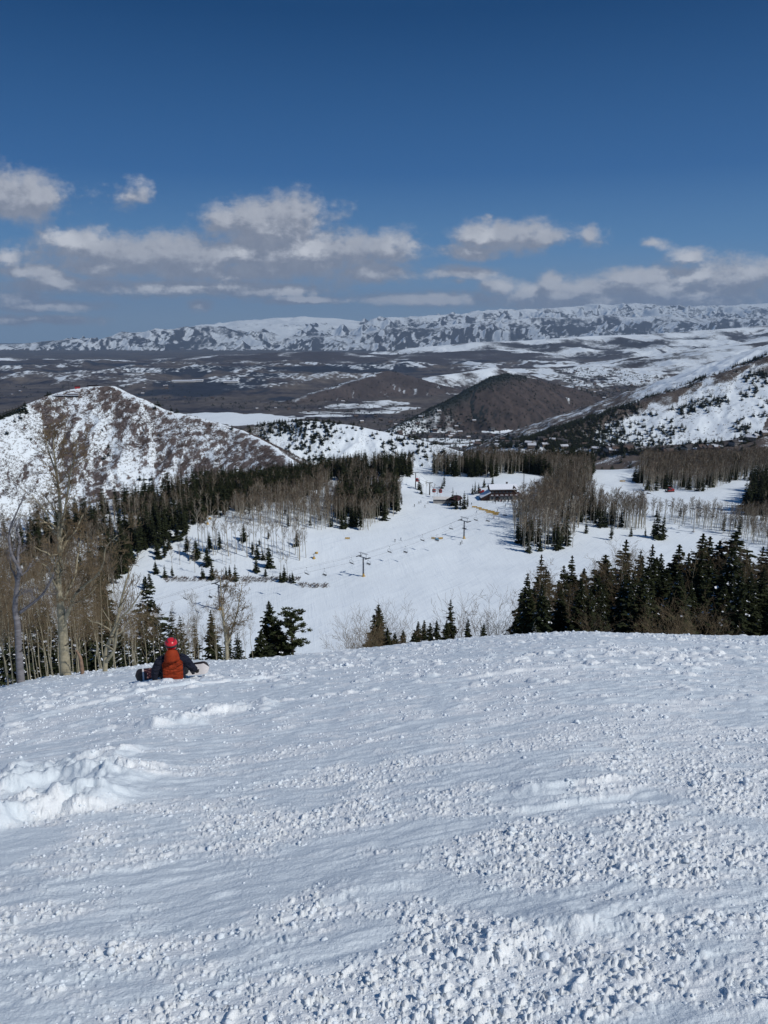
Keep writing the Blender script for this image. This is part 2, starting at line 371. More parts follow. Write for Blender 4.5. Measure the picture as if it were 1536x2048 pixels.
# ------------------------------------------------------------------ mesh helpers
def mesh_np(name, V, F, mats, smooth_=True, midx=None):
    me = bpy.data.meshes.new(name); V = np.asarray(V, np.float32); F = np.asarray(F, np.int32)
    me.vertices.add(len(V)); me.vertices.foreach_set('co', V.ravel())
    k = F.shape[1]; me.loops.add(F.size); me.loops.foreach_set('vertex_index', F.ravel())
    me.polygons.add(len(F)); me.polygons.foreach_set('loop_start', np.arange(0, F.size, k, dtype=np.int32))
    for m in mats: me.materials.append(m)
    if midx is not None: me.polygons.foreach_set('material_index', np.asarray(midx, np.int32))
    me.polygons.foreach_set('use_smooth', np.full(len(F), smooth_, bool))
    me.update(calc_edges=True); return me
def link_obj(name, me, parent=None, loc=None, rz=0, sc=None):
    o = bpy.data.objects.new(name, me); COL.objects.link(o)
    if parent is not None: o.parent = parent
    if loc is not None: o.location = loc
    if rz: o.rotation_euler = (0, 0, rz)
    if sc is not None: o.scale = sc if hasattr(sc, '__len__') else (sc,) * 3
    return o
def tag(o, label=None, cat=None, group=None, kind=None):
    if label: o['label'] = label
    if cat: o['category'] = cat
    if group: o['group'] = group
    if kind: o['kind'] = kind
    return o
class MB:
    def __init__(s): s.v = []; s.f = []; s.m = []; s.mats = []
    def mi(s, m):
        if m not in s.mats: s.mats.append(m)
        return s.mats.index(m)
    def add(s, vs, fs, m):
        o = len(s.v); s.v += [tuple(v) for v in vs]; s.f += [tuple(i + o for i in f) for f in fs]; s.m += [s.mi(m)] * len(fs)
    def box(s, c, d, m, rz=0, rx=0, ry=0):
        R = Euler((rx, ry, rz)).to_matrix(); c = Vector(c); hx, hy, hz = d[0] / 2, d[1] / 2, d[2] / 2
        vs = [c + R @ Vector((a * hx, b * hy, e * hz)) for a in (-1, 1) for b in (-1, 1) for e in (-1, 1)]
        s.add(vs, [(0, 1, 3, 2), (4, 6, 7, 5), (0, 4, 5, 1), (2, 3, 7, 6), (0, 2, 6, 4), (1, 5, 7, 3)], m)
    def tube(s, pts, rad, m, n=6, cap=True, flat=1.0):
        pts = [Vector(p) for p in pts]; vs = []
        if not hasattr(rad, '__len__'): rad = [rad] * len(pts)
        a0 = None
        for i, p in enumerate(pts):
            t = (pts[min(i + 1, len(pts) - 1)] - pts[max(i - 1, 0)])
            t = t.normalized() if t.length > 1e-9 else Vector((0, 0, 1))
            if a0 is None: a0 = t.orthogonal().normalized()
            a0 = (a0 - t * a0.dot(t)); a0 = a0.normalized() if a0.length > 1e-6 else t.orthogonal().normalized()
            b0 = t.cross(a0)
            for k in range(n):
                an = 2 * math.pi * k / n
                vs.append(p + (a0 * math.cos(an) + b0 * math.sin(an) * flat) * rad[i])
        fs = [(i * n + k, i * n + (k + 1) % n, (i + 1) * n + (k + 1) % n, (i + 1) * n + k) for i in range(len(pts) - 1) for k in range(n)]
        if cap: fs += [tuple(range(n))[::-1], tuple((len(pts) - 1) * n + k for k in range(n))]
        s.add(vs, fs, m)
    def ball(s, c, r, m, nu=12, nv=8, jit=0, rng=None):
        c = Vector(c); rr = r if hasattr(r, '__len__') else (r, r, r); vs = []
        for j in range(nv + 1):
            th = math.pi * j / nv
            for i in range(nu):
                ph = 2 * math.pi * i / nu; q = 1 + (rng.uniform(-jit, jit) if jit else 0)
                vs.append(c + Vector((rr[0] * math.sin(th) * math.cos(ph) * q, rr[1] * math.sin(th) * math.sin(ph) * q, rr[2] * math.cos(th) * q)))
        fs = [(j * nu + i, (j + 1) * nu + i, (j + 1) * nu + (i + 1) % nu, j * nu + (i + 1) % nu) for j in range(nv) for i in range(nu)]
        s.add(vs, fs, m)
    def mesh(s, name, smooth_=False):
        me = bpy.data.meshes.new(name); me.from_pydata([tuple(v) for v in s.v], [], s.f)
        for m in s.mats: me.materials.append(m)
        me.polygons.foreach_set('material_index', s.m); me.polygons.foreach_set('use_smooth', [smooth_] * len(s.f)); me.update()
        return me
    def build(s, name, parent=None, loc=None, rz=0, smooth_=False, sc=None):
        return link_obj(name, s.mesh(name, smooth_), parent, loc, rz, sc)
def empty(name, loc, rz=0, sc=None):
    o = bpy.data.objects.new(name, None); COL.objects.link(o); o.location = loc; o.rotation_euler = (0, 0, rz); o.empty_display_size = 0.3
    if sc is not None: o.scale = sc if hasattr(sc, '__len__') else (sc,) * 3
    return o
def copy_tree(o, parent=None):
    c = o.copy(); COL.objects.link(c); c.parent = parent
    for ch in [k for k in bpy.data.objects if k.parent is o]: copy_tree(ch, c)
    return c
def copy_thing(o, kids, loc, rz=0, sc=None):
    c = o.copy(); COL.objects.link(c); c.location = loc; c.rotation_euler = (0, 0, rz)
    if sc is not None: c.scale = sc if hasattr(sc, '__len__') else (sc,) * 3
    for k in kids:
        d = k.copy(); COL.objects.link(d); d.parent = c
    return c

# ------------------------------------------------------------------ terrain meshes
def polar(angs, rads):
    A, R = np.meshgrid(angs, rads); return R * np.sin(A), R * np.cos(A)
def grid_faces(nr, nc):
    i = np.arange(nr - 1)[:, None] * nc + np.arange(nc - 1)[None]
    return np.stack([i, i + 1, i + nc + 1, i + nc], -1).reshape(-1, 4)
def seg_density(x, y):
    """chunkiness of the foreground snow 0..1"""
    ca, sa = math.cos(0.37), math.sin(0.37)
    a = x * ca + y * sa; b = -x * sa + y * ca
    a = a + 0.5 * fbm(x / 1.1, y / 1.1, 2, 24); b = b + 0.28 * fbm(x / 1.3 + 7, y / 1.3, 3, 25)
    m = fbm(a / 1.7, b / 0.55, 4, 21) * 1.0 + fbm(x / 0.5, y / 0.35, 3, 26) * 0.7 + fbm(x / 4, y / 4, 2, 22) * 0.45
    m = m + 0.16 * sst(x - 0.4 * y, 0.0, 2.0) * sst(-y, -6.0, -2.5)
    m = m - 0.9 * np.exp(-((x - 0.75) / 0.28) ** 2 - ((y - 1.75) / 0.22) ** 2)
    return sst(m, -0.42, 0.38)
def ridge_line(x, y, pts, w, hgt, seed):
    best = np.full(x.shape, 1e9); side = np.zeros(x.shape); tt = np.zeros(x.shape)
    n = len(pts) - 1
    for k in range(n):
        (ax, ay), (bx, by) = pts[k], pts[k + 1]
        ex, ey = bx - ax, by - ay; l = math.hypot(ex, ey)
        t = np.clip(((x - ax) * ex + (y - ay) * ey) / l / l, 0, 1)
        qx = x - ax - t * ex; qy = y - ay - t * ey; d = np.hypot(qx, qy)
        up = d < best; best = np.where(up, d, best); side = np.where(up, (ex * qy - ey * qx) / l, side); tt = np.where(up, (k + t) / n, tt)
    prof = np.where(side > 0, np.exp(-(best / (w * 2.6)) ** 2), np.exp(-(best / (w * 0.8)) ** 2))
    return hgt * prof * (0.85 + 0.9 * fbm(x / .22 + seed, y / .16, 4, seed)) * np.clip(np.minimum(tt, 1 - tt) * 6, 0.0, 1)
def Dfore(x, y):
    ca, sa = math.cos(0.37), math.sin(0.37)
    a = x * ca + y * sa; b = -x * sa + y * ca
    m = seg_density(x, y)
    d = 0.10 * fbm(x / 5, y / 5, 3, 3) + 0.022 * fbm(x / 0.9, y / 0.9, 3, 31)
    b = b + 0.10 * fbm(x / .7, y / .7, 3, 27)
    d = d + 0.020 * fbm(a / 0.30, b / 0.10, 4, 11) * (1.25 - 0.5 * m) * (0.6 + 0.4 * np.clip(y / 8, 0, 1.5))
    d = d + 0.007 * ridged(a / 0.9, b / 0.14, 3, 12) * (1 - 0.6 * m)
    fade = 1.0 / (1 + np.maximum(y - 20, 0) * 0.02)
    wx = x + 0.03 * gn(x / 0.07, y / 0.07, 51); wy = y + 0.03 * gn(x / 0.07 + 9, y / 0.07, 52)
    d = d + m * 0.12 * lumps(wx / 0.125, wy / 0.125, 71, 0.20) * 0.08
    d = d + m * 0.065 * lumps(wx / 0.062, wy / 0.062, 72, 0.42) * 0.18 * sst(-y, -26, -8)
    d = d + m * 0.03 * lumps(wx / 0.028, wy / 0.028, 73, 0.6) * sst(-y, -9, -4)
    far = sst(y, 5, 12)
    d = d + far * (0.25 + m) * 0.14 * lumps(wx / 0.30, wy / 0.30, 74, 0.35) * fade * 0.55
    for pts, w, dp in TRACKS:
        best = np.full(x.shape, 1e9); tt = np.zeros(x.shape); n = len(pts) - 1
        for k in range(n):
            (ax, ay), (bx, by) = pts[k], pts[k + 1]; ex, ey = bx - ax, by - ay
            t = np.clip(((x - ax) * ex + (y - ay) * ey) / (ex * ex + ey * ey), 0, 1); q = np.hypot(x - ax - t * ex, y - ay - t * ey)
            up = q < best; best = np.where(up, q, best); tt = np.where(up, (k + t) / n, tt)
        best = best + w * .5 * gn(x / .3, y / .3, 91); fd = np.clip(np.minimum(tt, 1 - tt) * 7, 0, 1) * dp
        d = d * (1 - .7 * np.exp(-(best / w) ** 4) * (fd > 0)) - fd * np.exp(-(best / w) ** 4) + fd * .45 * np.exp(-((best - w * 1.6) / (w * .5)) ** 2)
    for pts, w, hg, sd in MOUNDS: d = d + ridge_line(x, y, pts, w, hg, sd)
    return d
def fpt(px, py):
    """point on the smooth foreground slope under a pixel"""
    r = ground_px([px], [py], y0=1.2, y1=40, n=3000)[0]; return Vector(r)
def fl(pl): return [tuple(fpt(*p)[:2]) for p in pl]
MOUNDS = [
 (fl([(-60,1672),(30,1640),(90,1622),(150,1610),(200,1622)]), .16, .17, 1),
 (fl([(-40,1600),(60,1570),(130,1558),(200,1556),(255,1575)]), .18, .17, 2),
 (fl([(0,1560),(60,1545),(120,1535)]), .12, .10, 3),
 (fl([(130,1525),(200,1512),(260,1508)]), .15, .10, 4),
 (fl([(290,1452),(345,1444),(420,1440)]), .18, .13, 5),
 (fl([(380,1428),(470,1420),(560,1412)]), .2, .09, 6),
 (fl([(900,1950),(1050,1890),(1200,1862),(1330,1850)]), .07, .045, 7),
 (fl([(600,1830),(700,1790),(850,1775)]), .07, .03, 8),
 (fl([(1020,1590),(1150,1582),(1290,1565)]), .10, .05, 9),
]
def curve(pl, n=10):
    P = [Vector(q) for q in fl(pl)]; out = []
    for i in range(len(P) - 1):
        a = P[max(i - 1, 0)]; b = P[i]; c = P[i + 1]; e = P[min(i + 2, len(P) - 1)]
        for s in range(n // 2):
            t = s / (n // 2); out.append(tuple(0.5 * ((2 * b) + (c - a) * t + (2 * a - 5 * b + 4 * c - e) * t * t + (3 * b - a - 3 * c + e) * t ** 3)))
    out.append(tuple(P[-1])); return out
TRACKS = [(curve([(1030,1596),(1150,1584),(1280,1564)]), .07, .022), (curve([(1020,1630),(1180,1608),(1330,1590)]), .06, .018),
 (curve([(640,1500),(900,1432),(1180,1405),(1500,1410)]), .11, .02), (curve([(850,1372),(1040,1345),(1260,1338),(1500,1350)]), .16, .025),
 (curve([(880,1325),(1050,1306),(1220,1302)]), .2, .03), (curve([(20,1450),(220,1400),(460,1368),(640,1345)]), .14, .025)]
EDGE = math.radians(37)
WIDE = math.radians(86)
angs = np.concatenate([np.linspace(-WIDE, -EDGE, 240)[:-1], np.linspace(-EDGE, EDGE, 1120), np.linspace(EDGE, WIDE, 240)[1:]])
rads = np.concatenate([np.array([0.3, 0.6, 0.9]), np.geomspace(1.1, 62, 1060)])
X, Y = polar(angs, rads)
Z = Hfore(X, Y) + Dfore(X, Y)
me = mesh_np("snow_slope", np.stack([X, Y, Z], -1).reshape(-1, 3), grid_faces(*X.shape), [M_PACK])
_hl = Z - Hfore(X, Y); _lo = 0.38 + 0.75 * (seg_density(X, Y) - 0.5) + 0.55 * fbm((X * .93 + Y * .36) / .5, (-X * .36 + Y * .93) / .11, 4, 23)
_a = me.attributes.new('loose', 'FLOAT', 'POINT'); _a.data.foreach_set('value', _lo.astype(np.float32).ravel())
tag(link_obj("snow_slope", me), kind='structure')
# rest of the snow slope beside and behind the photographer
angs2 = np.linspace(WIDE, 2 * math.pi - WIDE, 500); X, Y = polar(angs2, np.concatenate([[0.3], np.geomspace(1, 62, 260)]))
Z = Hfore(X, Y) + Dfore(X, Y)
me = mesh_np("snow_slope", np.stack([X, Y, Z], -1).reshape(-1, 3), grid_faces(*X.shape), [M_PACK])
_lo = 0.38 + 0.75 * (seg_density(X, Y) - 0.5)
_a = me.attributes.new('loose', 'FLOAT', 'POINT'); _a.data.foreach_set('value', _lo.astype(np.float32).ravel())
tag(link_obj("snow_slope", me), kind='structure')

FIELDS = [  # snowy meadows on the valley floor: px, py, rx_px, ry_px, snow
 (490,836,105,11,1.0),(420,828,60,5,.9),(560,845,60,5,.7),(1090,850,70,6,1.0),(1040,858,70,5,1.0),(1150,838,50,4,.9),(1000,862,40,4,.8),
 (700,812,60,5,.75),(770,806,50,4,.6),(640,822,50,3,.6),(740,822,60,4,.55),(800,815,40,4,.5),
 (1225,754,80,3,.9),(1180,750,60,2,.6),(1290,762,70,3,.9),(1330,770,40,3,.6),(1110,732,50,2,.8),(1080,724,30,2,.8),(1240,748,40,2,.7),
 (870,877,45,3,.8),(980,888,90,4,.8),(1060,893,60,3,.7),(920,880,50,3,.6),(1210,896,40,2,.8),(880,832,40,3,.4),
 (430,712,40,5,.9),(560,709,70,4,.75),(620,712,50,3,.6),(140,714,90,4,.6),(30,712,60,4,.7),(230,716,60,3,.6),(500,716,60,3,.5),(740,754,30,1.5,.4),(660,830,50,3,.6),(600,805,70,2,.5)]
CLOUD_SHADOWS = [(640,742,200,7),(420,778,120,16),(350,748,90,6),(150,745,90,5),(760,733,90,6),(540,760,60,4),(60,725,90,4),(250,728,90,4),(840,716,90,4),(900,724,80,4),(700,726,60,3),(1000,717,80,5),(480,742,90,4),(620,800,80,4)]  # cloud shadows on the plain, painted as dark ellipses: px, py, rx_px, ry_px
def ell(px, py, rx, ry, z=-645.):
    u, v = uv_of(px, py); y = z / v; u1, v1 = uv_of(px, py + ry); y1 = z / v1; ru = rx / FPX
    return u * y, y, ru * y, y - y1
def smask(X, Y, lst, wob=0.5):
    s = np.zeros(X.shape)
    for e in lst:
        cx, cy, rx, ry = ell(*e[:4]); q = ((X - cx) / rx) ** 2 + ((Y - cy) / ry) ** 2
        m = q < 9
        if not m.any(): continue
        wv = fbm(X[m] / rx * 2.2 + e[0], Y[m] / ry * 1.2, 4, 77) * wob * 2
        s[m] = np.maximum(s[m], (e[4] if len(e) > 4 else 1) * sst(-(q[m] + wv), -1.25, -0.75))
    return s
HN = [h[0] for h in HILLS]
def colour_terrain(X, Y, Z, tid, dd):
    sn = np.full(X.shape, 0.95); veg = np.zeros(X.shape + (3,))
    veg[:] = (0.13, 0.105, 0.09)
    R = np.hypot(X, Y)
    lam = np.clip(R / 120, 6, 260)
    # valley floor / plain
    plain = (tid < 0) & (Y > 900)
    b1 = fbm(X / 500, Y / 900, 5, 201); b2 = fbm(X / 160, Y / 260, 4, 202); b3 = fbm(X / 60, Y / 120, 3, 203)
    b4 = fbm(X / 900 + b1, Y / 250, 5, 204)
    c = np.stack([0.088 + 0.06 * b1 + 0.06 * b3 + 0.09 * b4, 0.078 + 0.05 * b1 + 0.055 * b3 + 0.075 * b4, 0.075 + 0.035 * b1 + 0.05 * b3 + 0.05 * b4], -1)
    cloud_sh = smask(X, Y, CLOUD_SHADOWS, 0.7)[..., None]
    c = c * (1 - cloud_sh) + np.array([0.028, 0.034, 0.050]) * cloud_sh  # cloud shade mixed into the plain's veg colour, no cloud casts it
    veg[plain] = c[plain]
    f = smask(X, Y, FIELDS)
    sp = -0.05 + f * 1.35 + 0.55 * b2 * sst(Y, 3000, 5000) * (1 - cloud_sh[..., 0]) + 0.35 * b1
    near = (Y < 4300) & plain
    sp = sp + 0.0
    sp = np.where(near, sp + 0.12 + 0.3 * b2, sp)
    sn[plain] = sp[plain]
    hs = plain & (Z > -632); hm = sst(Z, -632, -600)
    s2 = 0.62 + 0.8 * fbm(X / 45, Y / 60, 4, 205); sn[hs] = (sp * (1 - hm) + s2 * hm)[hs]
    # gradient aspect
    def sel(n): return tid == HN.index(n)
    gx = np.gradient(Z, axis=1) / np.maximum(np.abs(np.gradient(X, axis=1)), 1e-3)
    asp = np.clip(gx * 1.6, -1, 1); pl2 = plain & (Y > 5600); lf = sst(-X / np.maximum(Y, 1), -0.06, 0.04); sn[pl2] += ((2.2 - 1.0 * lf) * gx * sst(Y, 5600, 8000) + 0.04 - (0.30 - .22 * sst(Y, 11500, 13000)) * lf)[pl2]
    asp = np.clip(gx * 1.6, -1, 1)     # facing left (+) keeps snow, facing right melts
    m = sel('left_ridge')
    if m.any():
        q = (X + Y * 0.25); dg = fbm((X * 0.80 + Y * 0.15 + Z * 0.9) / 55, (X * 0.35 - Y * 0.5 - Z * .6) / 260, 4, 301)
        blk = fbm(X / 110, Y / 90, 3, 302)
        s_ = 0.44 - 0.48 * dg - 0.10 * blk - 0.85 * fbm(X / 14, Y / 17 + Z / 20, 3, 303) + 0.35 * np.exp(-(dd / 8) ** 2) - 0.1 * sst(X, -330, -150) + 0.6 * sst(-asp, .1, .35)
        sn[m] = s_[m]; veg[m] = (0.155, 0.125, 0.115)
    m = sel('second_hill')
    if m.any():
        s_ = 0.80 + 0.5 * fbm(X / 60, Y / 90, 4, 311) - 0.45 * sst(-X, 190, 300); sn[m] = s_[m]; veg[m] = (0.13, 0.115, 0.09)
    m = sel('right_mountain')
    if m.any():
        hrel = dd
        s_ = 0.90 + 0.45 * fbm(X / 120, Y / 100, 4, 321) + 0.5 * fbm(X / 28, Y / 40, 3, 323) - 0.75 * np.exp(-(hrel / 100) ** 2) - 0.55 * sst(hrel, 540, 700)
        sn[m] = s_[m]; veg[m] = (0.115, 0.095, 0.08)
    m = sel('right_foot')
    if m.any():
        s_ = 0.35 + 0.9 * fbm(X / 160, Y / 70, 4, 331); sn[m] = s_[m]; veg[m] = (0.12, 0.098, 0.085)
    m = sel('dark_hill')
    if m.any():
        n_ = fbm(X / 150, Y / 150, 4, 341)
        west = sst(-X, -700, -250)      # foot of the hill on the viewer's left
        s_ = -0.30 + 0.5 * n_ + 0.45 * fbm(X / 60, Y / 80, 4, 345) + 1.0 * west * sst(-Y, -4950, -4500) + 1.0 * np.exp(-((X - 1290) / 22) ** 2 - ((Y - 5420) / 60) ** 2)
        sn[m] = s_[m]
        n5 = fbm(X / 45 + n_, Y / 70, 4, 343); cc = np.stack([0.066 + 0.035 * n_ + 0.05 * n5, 0.052 + 0.026 * n_ + 0.038 * n5, 0.047 + 0.022 * n_ + 0.034 * n5], -1)
        fw = (sst(gx, 0.10, 0.34) * sst(Z, -640, -560) + 1.1 * np.exp(-(dd / 75) ** 2) * sst(-X, -1100, -800))[..., None]
        fw = np.clip(fw + (n_[..., None]) * 0.5 * (fw > 0.05), 0, 1)
        cc = cc * (1 - fw) + np.array([0.018, 0.026, 0.024]) * fw
        veg[m] = cc[m]
    def generic(n, base, a1, w, seed, col, asp_k=0.3, crest=0.0):
        m = sel(n)
        if not m.any(): return
        nn = fbm(X / w, Y / w, 5, seed); s_ = base + a1 * nn + asp_k * asp + crest * np.exp(-(dd / (w * 0.35)) ** 2)
        sn[m] = s_[m]; v = np.clip(1 + 0.5 * nn, 0.4, 1.5)[..., None] * np.array(col); veg[m] = v[m]
        d2 = smask(X, Y, CLOUD_SHADOWS, 0.7)[..., None] * 0.0
    generic('brown_hill', -0.02, 1.2, 240, 351, (0.085, 0.070, 0.066), 0.9, 0.12)
    generic('patch_hill', 0.55, 1.0, 300, 352, (0.07, 0.058, 0.055), 0.5, 0.2)
    generic('knob_hill', -0.05, 0.6, 300, 353, (0.055, 0.045, 0.045), 0.7, 0.0)
    generic('snowy_slope', 0.55, 1.3, 700, 354, (0.07, 0.062, 0.06), 0.5, 0.1)
    generic('low_band', 0.05, 1.3, 900, 355, (0.07, 0.062, 0.065), 0.3, 0.25)
    generic('snow_hills', 0.50, 1.3, 900, 356, (0.06, 0.056, 0.062), 0.5, 0.2)
    el = sst(Z, -450, 500)
    for n, o_, s0 in (('left_far', 0.0, 361), ('plateau', 0.8, 362), ('right_far', 0.26, 363), ('right_mid', 0.0, 364)):
        m = sel(n)
        if not m.any(): continue
        nn = fbm(X / 1800, Y / 1800, 5, s0); n2 = fbm(X / 210, Y / 420, 4, s0 + 9)
        rg = ridged(X / 650 + nn * .8, Y / 1700 + X / 1500, 5, s0 + 3)
        s_ = o_ + 0.16 + 0.55 * el + 0.5 * nn + 0.45 * n2 + 1.0 * asp + 0.7 * (rg - .30) + (0.5 * np.exp(-(dd / 1500) ** 2) if n == 'plateau' else 0.12 * np.exp(-(dd / 900) ** 2))
        s_ = 0.52 + (s_ - 0.52) * .5
        sn[m] = s_[m]; veg[m] = (0.040, 0.044, 0.058)
    mid = (tid < 0) & (Y <= 900)
    sn[mid] = 1.15
    return sn, veg
def terrain(name, r0, r1, n, mt, drop=0.0, na=900):
    WE = math.radians(45); angs = np.concatenate([np.linspace(-WE, -EDGE, 50)[:-1], np.linspace(-EDGE, EDGE, na), np.linspace(EDGE, WE, 50)[1:]]); rads = np.geomspace(r0, r1, n)
    X, Y = polar(angs, rads); Z, tid, dd = Hfull(X, Y, True)
    if drop: Z = Z - drop * sst(-Y, -64, -40)
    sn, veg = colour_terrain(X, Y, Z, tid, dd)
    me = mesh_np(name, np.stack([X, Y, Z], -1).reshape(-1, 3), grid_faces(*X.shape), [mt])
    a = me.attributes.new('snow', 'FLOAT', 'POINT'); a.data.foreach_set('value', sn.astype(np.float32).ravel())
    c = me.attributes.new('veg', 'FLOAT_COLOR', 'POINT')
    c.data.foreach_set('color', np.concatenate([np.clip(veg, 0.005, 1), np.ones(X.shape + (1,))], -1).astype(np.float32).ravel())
    return tag(link_obj(name, me), kind='structure')
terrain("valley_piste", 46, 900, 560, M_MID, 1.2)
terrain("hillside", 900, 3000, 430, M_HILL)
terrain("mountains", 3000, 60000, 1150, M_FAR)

# ------------------------------------------------------------------ brush and tree meshes
def quads_np(C, A, B):
    """quads centred C with half vectors A, B"""
    n = len(C); V = np.stack([C - A - B, C + A - B, C + A + B, C - A + B], 1).reshape(-1, 3)
    return V, np.arange(4 * n).reshape(-1, 4)
def unit(v): return v / np.maximum(np.linalg.norm(v, axis=-1, keepdims=True), 1e-9)
def prism(h, r0, r1, n=5, lean=(0, 0), seg=1):
    V = []; F = []
    for k in range(seg + 1):
        t = k / seg
        for i in range(n):
            a = 2 * math.pi * i / n; r = r0 + (r1 - r0) * t
            V.append((lean[0] * t + r * math.cos(a), lean[1] * t + r * math.sin(a), h * t))
    for k in range(seg):
        for i in range(n):
            F.append((k * n + i, k * n + (i + 1) % n, (k + 1) * n + (i + 1) % n, (k + 1) * n + i))
    return np.array(V), np.array(F)
def conifer(seed, whorls, per, stations, qs, width=0.20, low=0.05, ragged=0.25, droop=0.35, snow=0.0, power=0.85, fl=(0.55, 0.24), skirt=1.0):
    """unit-height conifer crown as quads: returns V, F, matidx"""
    r = np.random.RandomState(seed); C = []; A = []; B = []; M = []
    for w in range(whorls):
        t = low + (1 - low) * (w + r.rand() * 0.6) / whorls
        R = width * (1 - t) ** power * (0.85 + ragged * r.randn() * 0.5) + 0.006
        R = max(R, 0.008)
        a0 = r.rand() * 6.28
        for k in range(per):
            if r.rand() < 0.06: continue
            a = a0 + 6.283 * k / per + r.randn() * 0.25; L_ = R * (1 + ragged * r.randn())
            L_ = max(L_, 0.01)
            d = np.array([math.cos(a), math.sin(a), 0]); sd = np.array([-d[1], d[0], 0])
            dr = droop * (0.6 + 0.8 * r.rand()) * (1 - t * 0.6)
            for s in range(stations):
                q = (s + 0.6 + 0.3 * r.rand()) / stations
                p = d * L_ * q + np.array([0, 0, t - L_ * dr * q + L_ * 0.25 * q * q * q])
                for z in range(qs):
                    off = sd * (r.rand() - 0.5) * L_ * 0.55 * (1.15 - q) + np.array([0, 0, (r.rand() - 0.6) * L_ * 0.12])
                    dd_ = unit(d + sd * r.randn() * 0.7 + np.array([0, 0, -0.35 * r.rand() - 0.1]))
                    nn = unit(np.cross(dd_, np.array([r.randn() * .5, r.randn() * .5, 1.0])))
                    ln = L_ / stations * fl[0] * (0.8 + 0.6 * r.rand()) + 0.004; wd = ln * fl[1] / fl[0] * (0.8 + 0.5 * r.rand())
                    C.append(p + off); A.append(dd_ * ln); B.append(nn * wd)
                    M.append(1 if r.rand() < snow else 0)
    # tip
    for k in range(3):
        a = k * 2.1; C.append((0, 0, 0.975)); A.append((0, 0, 0.03)); B.append((0.006 * math.cos(a), 0.006 * math.sin(a), 0)); M.append(0)
    V, F = quads_np(np.array(C), np.array(A), np.array(B)); return V, F, np.array(M)
def conifer_thing_meshes(seed, hi=True, **kw):
    V, F, M = conifer(seed, **kw)
    crown = mesh_np("crown", V, F, [kw2 if False else M_CON, M_TSNOW] , False, M)
    TV, TF = prism(0.97, 0.011, 0.002, 6)
    trunk = mesh_np("trunk", TV, TF, [M_CTRUNK], True)
    return crown, trunk
HI = [conifer_thing_meshes(10 + i, whorls=48, per=9, stations=4, qs=4, width=w, ragged=rg + .08, snow=0.012, droop=dr) for i, (w, rg, dr) in enumerate([(0.185, .25, .4), (0.155, .3, .5), (0.22, .22, .35), (0.13, .35, .55)])]
HIS = [conifer_thing_meshes(30 + i, whorls=30, per=9, stations=5, qs=3, width=w, ragged=.28, snow=0.10, droop=.45) for i, w in enumerate([.19, .24, .15])]
def mid_np(seed, w, whorls=23, per=7, st=2, qs=2, bare=0.05):
    V, F, M = conifer(seed, whorls, per, st, qs, width=w, low=bare, ragged=.28, droop=.6, fl=(0.72, 0.30))
    TV, TF = prism(0.9, 0.012, 0.003, 4)
    n = len(V); return np.concatenate([V, TV]), np.concatenate([F, TF + n]), np.concatenate([np.zeros(len(F), int), np.ones(len(TF), int)])
MIDN = [mid_np(50 + i, w, bare=b) for i, (w, b) in enumerate([(.14, .03), (.115, .08), (.165, .03), (.10, .12), (.125, .2)])]
MIDM = [mesh_np("conifer_tree", V, F, [M_CON, M_CTRUNK], False, M) for V, F, M in MIDN]
FARN = [mid_np(70 + i, w, 11, 4, 1, 2, bare=.03) for i, w in enumerate([.13, .17, .21])]

def aspen_np(seed, nb=14, nq=104, tw=0.045, spread=0.16, bare=0.42, tr=0.0115):
    """unit-height leafless aspen: V,F,matidx (0 bark, 1 twigs)"""
    r = np.random.RandomState(seed); lean = (r.randn() * 0.02, r.randn() * 0.02)
    V, F = prism(0.93, tr, tr * 0.25, 4, lean, 2); Vs = [V]; Fs = [F]; Ms = [np.zeros(len(F), int)]; n = len(V)
    C = []; A = []; B = []; T = []
    for k in range(nb):
        t = bare + (0.95 - bare) * (k + r.rand()) / nb; a = r.rand() * 6.28; Lb = spread * (0.5 + 0.7 * math.sin(math.pi * min(1, (1.02 - t) / (1 - bare)) * 0.8)) * (0.7 + 0.5 * r.rand())
        d = unit(np.array([math.cos(a), math.sin(a), 1.0 + 0.7 * r.rand()])); p0 = np.array([lean[0] * t, lean[1] * t, t])
        nn = unit(np.cross(d, np.array([0.3, -1, 0.1])))
        C.append(p0 + d * Lb / 2); A.append(d * Lb / 2); B.append(nn * tr * 0.28); T.append(0)
        m = max(1, nq // nb)
        for j in range(m):
            q = 0.25 + 0.8 * r.rand(); dd_ = unit(d + r.randn(3) * 0.55 + np.array([0, 0, 0.3])); ln = 0.028 + 0.035 * r.rand()
            n2 = unit(np.cross(dd_, r.randn(3)))
            C.append(p0 + d * Lb * q + dd_ * ln * 0.8); A.append(dd_ * ln); B.append(n2 * tw * 0.045 * (0.7 + 0.6 * r.rand())); T.append(1)
    V2, F2 = quads_np(np.array(C), np.array(A), np.array(B))
    return np.concatenate([V, V2]), np.concatenate([F, F2 + n]), np.concatenate([Ms[0], np.array(T)])
ASPN = [aspen_np(90 + i, bare=b, spread=s) for i, (b, s) in enumerate([(.40, .15), (.5, .12), (.35, .18), (.55, .13), (.45, .10)])]
ASPM = [mesh_np("aspen_tree", V, F, [M_ASPM, M_TWIGM], False, M) for V, F, M in ASPN]

